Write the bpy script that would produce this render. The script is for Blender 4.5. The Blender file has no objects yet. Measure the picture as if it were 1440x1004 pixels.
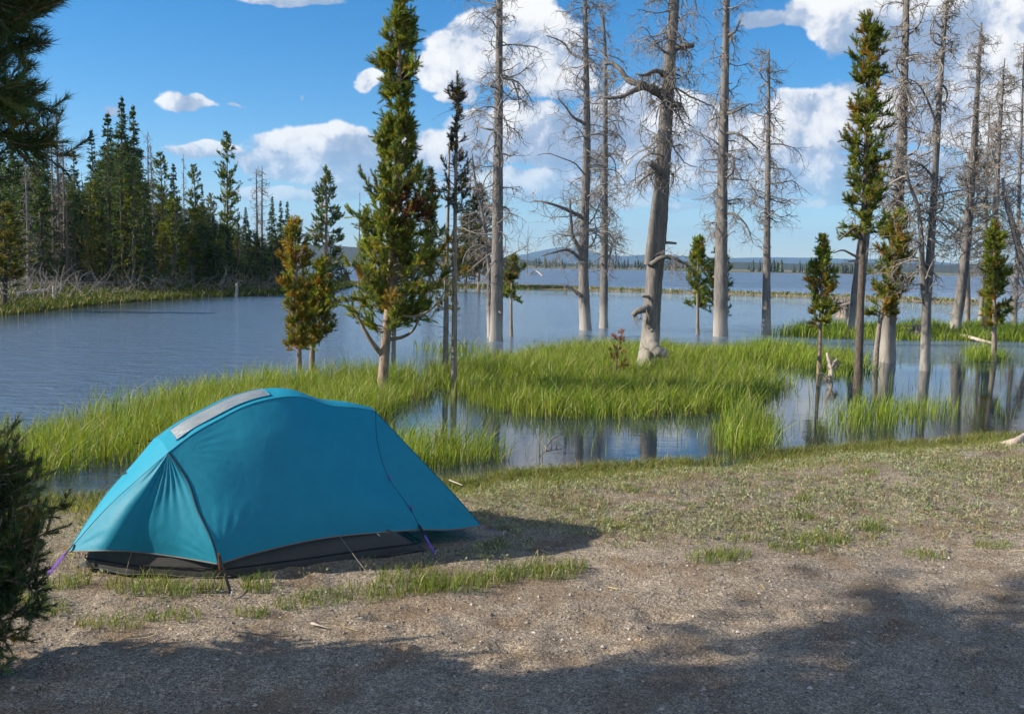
import bpy, math
import numpy as np
from mathutils import Vector, Matrix

# ------------------------------------------------------------------ camera, sky, sun, exposure
SC = bpy.context.scene
COL = SC.collection
FPX = 1413.0                      # focal length in pixels of the 1440 px wide frame
PITCH = math.radians(5.18); ROLL = math.radians(1.03); HC = 1.85
Fv = np.array([0, math.cos(PITCH), -math.sin(PITCH)]); R0 = np.array([1., 0, 0]); U0 = np.cross(R0, Fv)
Rv = R0*math.cos(ROLL)+U0*math.sin(ROLL); Uv = np.cross(Rv, Fv); CAM = np.array([0, 0, HC])
cd = bpy.data.cameras.new('camera'); cam = bpy.data.objects.new('camera', cd); COL.objects.link(cam)
cd.sensor_width = 36; cd.lens = 36*FPX/1440; cd.clip_start = 0.05; cd.clip_end = 40000
cam.matrix_world = Matrix(((Rv[0], Uv[0], -Fv[0], 0), (Rv[1], Uv[1], -Fv[1], 0), (Rv[2], Uv[2], -Fv[2], HC), (0, 0, 0, 1)))
SC.camera = cam
SUN_EL = math.radians(28); SUN_AZ = math.atan2(-.993, -.115)      # azimuth from +Y towards +X
SUND = np.array([math.sin(SUN_AZ)*math.cos(SUN_EL), math.cos(SUN_AZ)*math.cos(SUN_EL), math.sin(SUN_EL)])
sl = bpy.data.lights.new('sun', 'SUN'); so = bpy.data.objects.new('sun', sl); COL.objects.link(so)
sl.energy = 5.0; sl.angle = math.radians(.53); sl.color = (1.0, .91, .76)
so.rotation_euler = Vector(SUND).to_track_quat('Z', 'Y').to_euler()
SC.view_settings.view_transform = 'Standard'; SC.view_settings.look = 'None'
SC.view_settings.exposure = 0.72; SC.view_settings.gamma = 1.0
SC.render.engine = 'CYCLES'
SC.cycles.max_bounces = 6; SC.cycles.diffuse_bounces = 3; SC.cycles.glossy_bounces = 3
SC.cycles.transmission_bounces = 4; SC.cycles.volume_bounces = 0; SC.cycles.transparent_max_bounces = 8
SC.cycles.use_adaptive_sampling = True; SC.cycles.adaptive_threshold = .03; SC.cycles.use_denoising = True; SC.cycles.caustics_reflective = False; SC.cycles.caustics_refractive = False
SKY_STRENGTH = 0.092

def ray(x, y): return Fv+Rv*(x-720)/FPX-Uv*(y-502)/FPX
def gnd(x, y, z=-.3):
    d = ray(x, y); return CAM+d*((z-HC)/d[2])
def at_depth(x, y, Y):
    d = ray(x, y); return CAM+d*(Y/d[1])

# ------------------------------------------------------------------ node helpers
class NT:
    def __init__(s, tree): s.t = tree; tree.nodes.clear()
    def n(s, typ, **kw):
        nd = s.t.nodes.new(typ)
        for k, v in kw.items():
            if k.startswith('i_'): nd.inputs[k[2:].replace('_', ' ')].default_value = v
            else: setattr(nd, k, v)
        return nd
    def l(s, a, b): s.t.links.new(a, b)
    def m(s, op, a, b=None, c=None, clamp=False):
        nd = s.t.nodes.new('ShaderNodeMath'); nd.operation = op; nd.use_clamp = clamp
        for i, v in enumerate((a, b, c)):
            if v is None: continue
            if isinstance(v, (int, float)): nd.inputs[i].default_value = v
            else: s.l(v, nd.inputs[i])
        return nd.outputs[0]
    def ramp(s, fac, stops, interp='LINEAR'):
        nd = s.t.nodes.new('ShaderNodeValToRGB'); cr = nd.color_ramp; cr.interpolation = interp
        while len(cr.elements) < len(stops): cr.elements.new(.5)
        for e, (p, c) in zip(cr.elements, stops):
            e.position = p; e.color = (*c, 1) if len(c) == 3 else c
        s.l(fac, nd.inputs[0]); return nd.outputs[0]
    def mix(s, fac, a, b, blend='MIX'):
        nd = s.t.nodes.new('ShaderNodeMix'); nd.data_type = 'RGBA'; nd.blend_type = blend
        for k, v in ((0, fac), (6, a), (7, b)):
            if isinstance(v, (int, float)): nd.inputs[k].default_value = v
            elif isinstance(v, tuple): nd.inputs[k].default_value = (*v, 1) if len(v) == 3 else v
            else: s.l(v, nd.inputs[k])
        return nd.outputs[2]
    def noise(s, vec, scale, detail=4, rough=.55, dist=0):
        nd = s.n('ShaderNodeTexNoise'); nd.inputs['Scale'].default_value = scale; nd.inputs['Detail'].default_value = detail
        nd.inputs['Roughness'].default_value = rough; nd.inputs['Distortion'].default_value = dist
        if vec is not None: s.l(vec, nd.inputs['Vector'])
        return nd.outputs['Fac']
    def mapping(s, vec, scale=(1, 1, 1), loc=(0, 0, 0)):
        nd = s.n('ShaderNodeMapping'); nd.inputs['Scale'].default_value = scale; nd.inputs['Location'].default_value = loc
        s.l(vec, nd.inputs['Vector']); return nd.outputs[0]
    def bump(s, h, strength, dist):
        nd = s.n('ShaderNodeBump'); nd.inputs['Distance'].default_value = dist
        if isinstance(strength, (int, float)): nd.inputs['Strength'].default_value = strength
        else: s.l(strength, nd.inputs['Strength'])
        s.l(h, nd.inputs['Height']); return nd.outputs[0]

# ------------------------------------------------------------------ world: clear sky with cumulus
def build_world():
    w = bpy.data.worlds.new('World'); SC.world = w; w.use_nodes = True
    T = NT(w.node_tree)
    sky = T.n('ShaderNodeTexSky', sky_type='NISHITA', sun_disc=False, sun_elevation=SUN_EL, sun_rotation=SUN_AZ,
              altitude=1500.0, air_density=1.0, dust_density=0.0, ozone_density=3.0)
    tc = T.n('ShaderNodeTexCoord'); sep = T.n('ShaderNodeSeparateXYZ'); T.l(tc.outputs['Generated'], sep.inputs[0])
    X, Y, Z = sep.outputs
    az = T.m('ARCTAN2', X, Y); el = T.m('ARCSINE', Z)
    # cumulus: flat-bottomed lobes placed by azimuth and elevation, broken up by fractal noise
    blobs = [  # pixel centre, half width, half height
        (398, 2, 70, 9, .8), (455, 217, 92, 26, 1.), (400, 228, 60, 18, 1.), (490, 205, 50, 22, 1), (545, 215, 45, 24, .95), (285, 213, 46, 10, .8), (262, 147, 38, 11, .7),
        (335, 151, 20, 5, .6), (430, 131, 9, 6, .55), (512, 108, 18, 14, .75), (160, 155, 22, 7, .6), (205, 161, 20, 4, .5),
        (700, 70, 85, 38, 1.05), (735, 30, 45, 30, 1.), (640, 95, 60, 26, .95), (770, 112, 55, 22, .9), (640, 135, 30, 12, .7),
        (625, 215, 60, 26, .95), (735, 190, 75, 34, 1.05), (800, 215, 60, 26, .95), (925, 182, 85, 42, 1.15), (990, 195, 70, 34, 1.), (865, 205, 50, 28, .95),
        (1070, 195, 70, 28, 1.), (1150, 172, 75, 36, 1.1), (1225, 165, 60, 40, 1.), (1335, 150, 95, 48, 1.15), (1430, 190, 70, 40, 1.),
        (960, 252, 95, 22, 1.12), (1110, 246, 110, 22, 1.15), (770, 260, 85, 20, 1.05), (1260, 250, 120, 28, 1.05), (1410, 252, 70, 26, 1.0), (690, 250, 60, 16, .9), (870, 275, 90, 12, .78), (1060, 278, 90, 12, .78), (1200, 285, 90, 10, .7),
        (430, 276, 95, 12, .74), (520, 268, 70, 12, .74), (560, 288, 70, 9, .62), (960, 295, 60, 8, .58), (1080, 297, 60, 7, .42), (690, 292, 60, 9, .45),
        (600, 256, 70, 12, .78), (480, 250, 90, 12, .82), (690, 40, 50, 26, .9), (1085, 26, 38, 12, .8), (1135, 28, 30, 16, .8), (1175, 8, 50, 20, .9), (1255, 32, 80, 36, 1.1), (1375, 50, 95, 56, 1.15), (1450, 25, 70, 60, 1.1), (1300, 85, 60, 18, .8)]
    n1 = T.noise(tc.outputs['Generated'], 9.5, 8, .60, .15)
    warp = T.noise(T.mapping(tc.outputs['Generated'], (1, 1, 1.6), (3.1, 1.7, .4)), 20., 4, .55)
    azw = T.m('ADD', az, T.m('MULTIPLY', T.m('SUBTRACT', warp, .5), .05))
    n2 = T.noise(T.mapping(tc.outputs['Generated'], (1, 1, 1.5), (.3, 5.7, 2.4)), 16., 3, .5)
    elw = T.m('ADD', el, T.m('MULTIPLY', T.m('SUBTRACT', n2, .5), .035))
    field = None; shf = None
    cv = T.n('ShaderNodeCombineXYZ'); T.l(azw, cv.inputs[0]); T.l(elw, cv.inputs[1]); cv = cv.outputs[0]
    def vm(op, a, b, c=None, out=0):
        nd = T.n('ShaderNodeVectorMath', operation=op); T.l(a, nd.inputs[0])
        for i, v in ((1, b), (2, c)):
            if v is None: continue
            if isinstance(v, tuple): nd.inputs[i].default_value = v
            else: T.l(v, nd.inputs[i])
        return nd.outputs[out]
    for (px, py, hw, hh, amp) in blobs:
        d = ray(px, py); d = d/np.linalg.norm(d)
        a0 = math.atan2(d[0], d[1]); e0 = math.asin(d[2]); wa = hw/FPX*1.15; he = hh/FPX*1.15
        v = vm('MULTIPLY_ADD', cv, (1/wa, 1/he, 0), (-a0/wa, -e0/he, 0))
        r2 = vm('DOT_PRODUCT', v, v, out=1)
        g = T.m('MULTIPLY_ADD', r2, -.75, math.log(amp*1.12))
        gs = T.m('MULTIPLY_ADD', vm('DOT_PRODUCT', v, vm('ADD', v, (0, 1, 0)), out=1), -.75, math.log(amp*1.12))   # the lobe seen half a height lower
        field = g if field is None else T.m('MAXIMUM', field, g); shf = gs if shf is None else T.m('MAXIMUM', shf, gs)
    hsum = T.m('SUBTRACT', field, shf); field = T.m('EXPONENT', field)
    field = T.m('ADD', field, T.m('MULTIPLY', T.m('MINIMUM', hsum, 0), .10))         # flatter undersides
    # scattered cumulus over the rest of the sky, outside the part placed above
    zc = T.m('MAXIMUM', Z, .06)
    comb = T.n('ShaderNodeCombineXYZ'); T.l(T.m('DIVIDE', X, zc), comb.inputs[0]); T.l(T.m('DIVIDE', Y, zc), comb.inputs[1])
    n3 = T.noise(comb.outputs[0], .42, 6, .55)
    gen = T.m('MULTIPLY', T.m('SUBTRACT', n3, .46), 4.5)
    out_az = T.m('MULTIPLY', T.m('SUBTRACT', T.m('ABSOLUTE', az), .62), 6, clamp=True)
    out_el = T.m('MULTIPLY', T.m('SUBTRACT', el, .42), 6, clamp=True)
    outm = T.m('MAXIMUM', out_az, out_el)
    gen = T.m('MINIMUM', T.m('MULTIPLY', T.m('MAXIMUM', gen, 0), outm), 1.0)
    field = T.m('MAXIMUM', field, gen)
    fin_ = T.noise(tc.outputs['Generated'], 34., 5, .6, .2)
    dens = T.m('ADD', field, T.m('ADD', T.m('MULTIPLY', T.m('SUBTRACT', n1, .5), 1.05), T.m('MULTIPLY', T.m('SUBTRACT', fin_, .5), .42)))
    alpha = T.n('ShaderNodeMapRange', interpolation_type='SMOOTHSTEP'); T.l(dens, alpha.inputs[0])
    alpha.inputs[1].default_value = .40; alpha.inputs[2].default_value = .555
    # sun-facing relief: density difference towards the sun
    def offs(dv):
        add = T.n('ShaderNodeVectorMath', operation='ADD'); T.l(tc.outputs['Generated'], add.inputs[0]); add.inputs[1].default_value = dv
        return add.outputs[0]
    k = .016
    n1b = T.noise(offs((-k, 0, k*1.5)), 9.5, 8, .60, .15)
    fb = T.noise(offs((-k*.35, 0, k*.5)), 34., 5, .6, .2)
    rel = T.m('ADD', T.m('MULTIPLY', T.m('SUBTRACT', n1, n1b), 4.2), T.m('MULTIPLY', T.m('SUBTRACT', fin_, fb), .9))
    body = T.m('MULTIPLY', hsum, .42)
    sh = T.m('ADD', T.m('ADD', .50, rel), body)
    ccol = T.ramp(sh, [(0.05, (.33, .43, .60)), (.38, (.48, .56, .70)), (.62, (.86, .87, .90)), (.9, (1.06, 1.04, 1.0))])
    hs = T.n('ShaderNodeHueSaturation'); T.l(sky.outputs[0], hs.inputs['Color'])
    hs.inputs['Saturation'].default_value = 1.40; hs.inputs['Value'].default_value = 1.03
    sc_ = T.n('ShaderNodeVectorMath', operation='SCALE'); T.l(ccol, sc_.inputs[0]); sc_.inputs[3].default_value = .64/SKY_STRENGTH
    lowfade = T.m('MULTIPLY', T.m('SUBTRACT', el, .005), 9, clamp=True)
    al = T.m('MULTIPLY', T.m('MULTIPLY', alpha.outputs[0], .96), lowfade)
    fin = T.mix(al, hs.outputs[0], sc_.outputs[0])
    bg = T.n('ShaderNodeBackground'); T.l(fin, bg.inputs[0]); bg.inputs[1].default_value = SKY_STRENGTH
    out = T.n('ShaderNodeOutputWorld'); T.l(bg.outputs[0], out.inputs[0])
    w.cycles.sampling_method = 'MANUAL'; w.cycles.sample_map_resolution = 512
build_world()

# ------------------------------------------------------------------ mesh helpers
class MB:
    """collects verts, triangles and quads (with a colour per vertex) into one mesh"""
    def __init__(s): s.v = []; s.t = []; s.q = []; s.c = []; s.n = 0
    def add(s, v, t=None, q=None, c=None):
        v = np.asarray(v, float).reshape(-1, 3)
        if t is not None and len(t): s.t.append(np.asarray(t, np.int64).reshape(-1, 3)+s.n)
        if q is not None and len(q): s.q.append(np.asarray(q, np.int64).reshape(-1, 4)+s.n)
        if c is None: c = np.ones((len(v), 3))*.5
        c = np.asarray(c, float)
        if c.ndim == 1: c = np.repeat(c[None], len(v), 0)
        s.c.append(c); s.v.append(v); s.n += len(v)
    def mesh(s, name, mat, smooth=True, origin=(0, 0, 0)):
        v = np.concatenate(s.v)-np.asarray(origin, float)
        t = np.concatenate(s.t) if s.t else np.zeros((0, 3), np.int64)
        q = np.concatenate(s.q) if s.q else np.zeros((0, 4), np.int64)
        me = bpy.data.meshes.new(name)
        me.vertices.add(len(v)); me.vertices.foreach_set('co', v.astype(np.float32).ravel())
        li = np.concatenate([t.ravel(), q.ravel()]).astype(np.int32)
        me.loops.add(len(li)); me.loops.foreach_set('vertex_index', li)
        ls = np.concatenate([np.arange(len(t))*3, len(t)*3+np.arange(len(q))*4]).astype(np.int32)
        me.polygons.add(len(ls)); me.polygons.foreach_set('loop_start', ls)
        me.polygons.foreach_set('use_smooth', np.full(len(ls), smooth))
        me.update(calc_edges=True)
        a = me.attributes.new('Col', 'FLOAT_COLOR', 'POINT')
        c = np.concatenate(s.c); a.data.foreach_set('color', np.concatenate([c, np.ones((len(c), 1))], 1).astype(np.float32).ravel())
        if mat: me.materials.append(mat)
        return me
    def obj(s, name, mat, parent=None, smooth=True, origin=None):
        o_ = (0, 0, 0) if origin is None else origin
        ob = bpy.data.objects.new(name, s.mesh(name, mat, smooth, o_)); COL.objects.link(ob)
        if parent is not None: ob.parent = parent
        elif origin is not None: ob.location = origin
        return ob
def tag(o, label, cat, group=None, kind=None):
    if label: o['label'] = label
    if cat: o['category'] = cat
    if group: o['group'] = group
    if kind: o['kind'] = kind
    return o
def empty(name, loc, label=None, cat=None, group=None):
    o = bpy.data.objects.new(name, None); COL.objects.link(o); o.location = loc; o.empty_display_size = .2
    return tag(o, label, cat, group)
def nrm(v): return v/np.maximum(np.linalg.norm(v, axis=-1, keepdims=True), 1e-9)
def tubes(mb, P, R, k=4, c=None, cap=False):
    """batch of tubes: P (T,n,3) centre lines, R (T,n) radii"""
    P = np.asarray(P, float); R = np.asarray(R, float)
    if P.ndim == 2: P = P[None]; R = R[None]
    T, n, _ = P.shape
    if T == 0: return
    tan = nrm(np.gradient(P, axis=1)); main = nrm(P[:, -1]-P[:, 0])
    ref = np.where(np.abs(main[:, 2:3]) > .8, np.array([[1., 0, 0]]), np.array([[0, 0, 1.]]))[:, None]
    N = nrm(np.cross(tan, np.broadcast_to(ref, tan.shape))); Bn = np.cross(tan, N)
    a = np.arange(k)*2*math.pi/k
    V = P[:, :, None]+R[:, :, None, None]*(np.cos(a)[None, None, :, None]*N[:, :, None]+np.sin(a)[None, None, :, None]*Bn[:, :, None])
    idx = np.arange(T*n*k).reshape(T, n, k); nx = np.roll(idx, -1, 2)
    q = np.stack([idx[:, :-1], nx[:, :-1], nx[:, 1:], idx[:, 1:]], -1).reshape(-1, 4)
    if c is not None and np.ndim(c) == 2: c = np.repeat(np.asarray(c), n*k, 0)
    t = None; Vf = V.reshape(-1, 3)
    if cap:
        base = T*n*k; Vf = np.concatenate([Vf, P[:, -1]]); t = []
        for i in range(T):
            for j in range(k): t.append((idx[i, -1, j], idx[i, -1, (j+1) % k], base+i))
        if c is not None and np.ndim(c) == 2: c = np.concatenate([c, c[::n*k]])
    mb.add(Vf, t=t, q=q, c=c)
def spline(pts, n):
    """Catmull-Rom through pts, n samples"""
    p = np.asarray(pts, float)
    if len(p) == 2: return p[0]+(p[1]-p[0])*np.linspace(0, 1, n)[:, None]
    d = np.concatenate([[0], np.cumsum(np.linalg.norm(np.diff(p, axis=0), axis=1))]); d /= d[-1]
    q = np.concatenate([[2*p[0]-p[1]], p, [2*p[-1]-p[-2]]]); u = np.linspace(0, 1, n)
    i = np.clip(np.searchsorted(d, u, 'right')-1, 0, len(p)-2); t = ((u-d[i])/(d[i+1]-d[i]))[:, None]
    a, b, c_, e = q[i], q[i+1], q[i+2], q[i+3]
    return .5*(2*b+(c_-a)*t+(2*a-5*b+4*c_-e)*t*t+(3*b-a-3*c_+e)*t**3)
def walk(rng, start, d0, L, n, jit, bend):
    """random-walk centre lines: start (T,3), d0 (T,3), L (T,), bend (3,) or (T,3) pull per step"""
    T = len(start); P = np.zeros((T, n, 3)); P[:, 0] = start; d = nrm(d0); j = np.zeros((T, 3))
    for i in range(1, n):
        j = j*.5+rng.normal(0, jit, (T, 3)); d = nrm(d+j+bend); P[:, i] = P[:, i-1]+d*(L/(n-1))[:, None]
    return P
_vn = {}
def vnoise(x, y, seed=0):
    """smooth value noise on numpy arrays"""
    if seed not in _vn: _vn[seed] = np.random.default_rng(seed+77).random((256, 256))
    g = _vn[seed]; xi = np.floor(x).astype(int); yi = np.floor(y).astype(int); fx = x-xi; fy = y-yi
    fx = fx*fx*(3-2*fx); fy = fy*fy*(3-2*fy); xi &= 255; yi &= 255; x1 = (xi+1) & 255; y1 = (yi+1) & 255
    return (g[xi, yi]*(1-fx)+g[x1, yi]*fx)*(1-fy)+(g[xi, y1]*(1-fx)+g[x1, y1]*fx)*fy
def fbm(x, y, seed=0, o=4, g=.5):
    s = 0; a = 1; t = 0
    for i in range(o): s = s+a*vnoise(x*2**i+i*17.3, y*2**i+i*9.1, seed); t += a; a *= g
    return s/t
def sstep(a, b, x): t = np.clip((x-a)/(b-a), 0, 1); return t*t*(3-2*t)
def inpoly(x, y, poly):
    r = np.zeros(len(x), bool); n = len(poly)
    for i in range(n):
        x0, y0 = poly[i]; x1, y1 = poly[(i+1) % n]
        c = ((y0 > y) != (y1 > y)); r ^= c & (x < (x1-x0)*(y-y0)/(y1-y0+1e-12)+x0)
    return r

# ------------------------------------------------------------------ materials
def new_mat(name): m = bpy.data.materials.new(name); m.use_nodes = True; return m, NT(m.node_tree)
def finish(T, col, rough=.8, normal=None, spec=.3, trans=0., tcol=None, sheen=0):
    b = T.n('ShaderNodeBsdfPrincipled'); b.inputs['Roughness'].default_value = rough if isinstance(rough, (int, float)) else .5
    if not isinstance(rough, (int, float)): T.l(rough, b.inputs['Roughness'])
    b.inputs['Specular IOR Level'].default_value = spec
    if isinstance(col, tuple): b.inputs['Base Color'].default_value = (*col, 1)
    else: T.l(col, b.inputs['Base Color'])
    if normal is not None: T.l(normal, b.inputs['Normal'])
    o = T.n('ShaderNodeOutputMaterial'); sh = b.outputs[0]
    if trans > 0:
        tr = T.n('ShaderNodeBsdfTranslucent')
        c2 = col if tcol is None else tcol
        if isinstance(c2, tuple): tr.inputs[0].default_value = (*c2, 1)
        else: T.l(c2, tr.inputs[0])
        mx = T.n('ShaderNodeMixShader'); mx.inputs[0].default_value = trans
        T.l(sh, mx.inputs[1]); T.l(tr.outputs[0], mx.inputs[2]); sh = mx.outputs[0]
    T.l(sh, o.inputs[0])
def attr_col(T, name='Col'): return T.n('ShaderNodeAttribute', attribute_name=name).outputs['Color']
def leaf_mat(name, trans, rough=.6, spec=.25, warm=(1.25, 1.2, .6)):
    m, T = new_mat(name); c = attr_col(T); finish(T, c, rough, spec=spec, trans=trans, tcol=T.mix(1., c, warm, 'MULTIPLY')); return m
M_NEEDLE = leaf_mat('pine_needles', .38, .55, .3)
M_GRASS = leaf_mat('grass_blades', .38, .5, .35)
M_HERB = leaf_mat('herb_leaves', .2, .8, .1)
def wood_mat(name, dark, light, sx=9., sz=1.1, bleach=None, bz=(.1, .7), rough=.85, bump=.5, crack=.55):
    m, T = new_mat(name); tc = T.n('ShaderNodeTexCoord').outputs['Object']
    n1 = T.noise(T.mapping(tc, (sx, sx, sz)), 2.2, 6, .65, .4); n2 = T.noise(tc, 1.7, 4, .6)
    n3 = T.noise(T.mapping(tc, (sx*3, sx*3, sz*2.2)), 2.0, 3, .6)
    f = T.m('ADD', T.m('MULTIPLY', n1, .75), T.m('MULTIPLY', n2, .35))
    c = T.ramp(f, [(.34, dark), (.50, tuple((a+b)/2 for a, b in zip(dark, light))), (.70, light)])
    ck = T.ramp(n3, [(.34, (crack,)*3), (.46, (1, 1, 1))])
    c = T.mix(1., c, ck, 'MULTIPLY')
    if bleach:
        sp = T.n('ShaderNodeSeparateXYZ'); T.l(tc, sp.inputs[0])
        h = T.m('ADD', sp.outputs[2], T.m('MULTIPLY', T.m('SUBTRACT', n2, .5), .5))
        r = T.n('ShaderNodeMapRange', interpolation_type='SMOOTHSTEP'); T.l(h, r.inputs[0])
        r.inputs[1].default_value = bz[1]; r.inputs[2].default_value = bz[0]
        c = T.mix(T.m('MULTIPLY', r.outputs[0], .8), c, T.mix(n1, tuple(.75*x for x in bleach), bleach))
    finish(T, c, rough, T.bump(T.m('ADD', n1, T.m('MULTIPLY', n3, .5)), bump, .03), .15); return m
M_DEAD = wood_mat('weathered_grey_wood', (.070, .060, .054), (.26, .235, .215), bleach=(.42, .38, .335), bz=(.35, 1.1))
M_TWIG = wood_mat('bare_grey_twigs', (.13, .11, .095), (.33, .295, .26), bump=.2, crack=.8)
M_BARK = wood_mat('lodgepole_bark', (.17, .115, .08), (.40, .30, .22), sx=7, sz=2.0, crack=.5)
M_BARKG = wood_mat('grey_pine_bark', (.12, .093, .075), (.36, .30, .25), sx=7, sz=2.0, crack=.55)
M_BARKD = wood_mat('dark_pine_bark', (.045, .035, .028), (.17, .135, .11), sx=7, sz=2.0)
M_DRIFT = wood_mat('bleached_driftwood', (.28, .22, .17), (.58, .50, .42), bump=.5)

# ------------------------------------------------------------------ setting: ground, water, hills
WATER = -.30
shore_px = [(-300, 716), (0, 708), (60, 705), (150, 700), (300, 694), (500, 688), (640, 682), (720, 670), (850, 661), (1000, 651), (1100, 642), (1200, 633), (1300, 626), (1440, 613), (1600, 600)]
SH = np.array([gnd(*p) for p in shore_px])[:, :2]
def shore_y(x):
    return np.interp(x, SH[:, 0], SH[:, 1])+.28*(fbm(x*1.3+5, x*0+2., 3, 3)-.5)
FX = np.array([(0, -25), (20, -22), (38, -19.6), (48, -20.4), (58, -19.4), (68, -15.6), (80, -14.6), (92, -15.6), (103, -19), (118, -30), (150, -70), (200, -160)], float)
BAR = np.array([(-19, 99), (-8, 99), (2.6, 97), (13, 92), (23, 86.6), (36, 71.5), (60, 55), (90, 45)], float)
def seg_dist(x, y, P):
    best = np.full(np.shape(x), 1e9); tt = np.zeros(np.shape(x)); n = len(P)-1
    for i in range(n):
        a = P[i]; d = P[i+1]-a; t = np.clip(((x-a[0])*d[0]+(y-a[1])*d[1])/(d@d), 0, 1)
        r = np.hypot(x-a[0]-t*d[0], y-a[1]-t*d[1]); m = r < best; best = np.where(m, r, best); tt = np.where(m, (i+t)/n, tt)
    return best, tt
def ground_parts(x, y):
    d = shore_y(x)-y                                     # metres inland on the camp shore
    near = np.where(d > 0, WATER+.30*sstep(0, 2.3, d), WATER+np.maximum(d*.16, -1.0))
    near = near+np.where(d > 0, .012*np.clip(d-2, 0, 8), 0)*sstep(1, 6, x)
    df = np.interp(y, FX[:, 0], FX[:, 1])+1.2*(fbm(y*.22, y*0+1, 5, 3)-.5)-x      # inland on the forest shore
    forest = np.where(df > 0, WATER+.35*sstep(0, 6, df)+.02*np.clip(df-6, 0, 200), WATER+np.maximum(df*.1, -1.0))
    forest = np.where(y > 14, forest, -2)
    db, tb = seg_dist(x, y, BAR); wb = 1.1+4.2*sstep(.45, .15, tb)+.8*(fbm(x*.13, y*.13, 8, 3)-.5)
    bar = WATER+.16-.30*(db/np.maximum(wb, .3))**2*.55; bar = np.maximum(bar, -1.3)
    fs = 1050+260*(fbm(x*.0016+3, x*0, 12, 3)-.5)+np.where(x < -120, 350, 0); dfar = y-fs
    far = np.where(dfar > 0, WATER+2.2*sstep(0, 60, dfar)+.001*np.clip(dfar, 0, 4000), -1.3)
    z = np.maximum(np.maximum(near, forest), np.maximum(bar, far)); z = np.maximum(z, -1.3)
    return z, d, df, db, wb, dfar, tb
def gz(x, y):
    return ground_parts(np.atleast_1d(np.asarray(x, float)), np.atleast_1d(np.asarray(y, float)))[0]
rg = np.random.default_rng(4)
PITS = np.stack([rg.uniform(-3.2, 8, 520), rg.uniform(2.6, 8.6, 520), rg.uniform(.035, .13, 520), rg.uniform(.008, .040, 520)], 1)
PITS = PITS[(PITS[:, 1] < 5.3+.25*PITS[:, 0]) | (rg.random(520) < .12)]
def micro(x, y):
    h = .07*(fbm(x*.8, y*.8, 21, 3)-.5)+.048*(fbm(x*2.6, y*3.4, 22, 3)-.5)*sstep(8, 5, y)+.018*(fbm(x*3.1, y*3.1, 22, 3)-.5)+.012*(fbm(x*11, y*11, 23, 3)-.5)
    for px, py, r, dp in PITS:
        m = (np.abs(x-px) < 3*r) & (np.abs(y-py) < 3*r)
        if m.any():
            q = ((x[m]-px)**2+(1.6*(y[m]-py))**2)/r**2; h[m] += -dp*np.exp(-q)+.35*dp*np.exp(-(np.sqrt(q)-1.7)**2*3)
    return h
def surf(x, y):
    x = np.atleast_1d(np.asarray(x, float)); y = np.atleast_1d(np.asarray(y, float))
    z, d = ground_parts(x, y)[:2]; return z+micro(x, y)*sstep(-.3, 1.2, d)
def grow(a, b, first, ratio):
    o = [a]; s = first
    while o[-1] < b: o.append(o[-1]+s); s *= ratio
    return o[1:]
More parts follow.
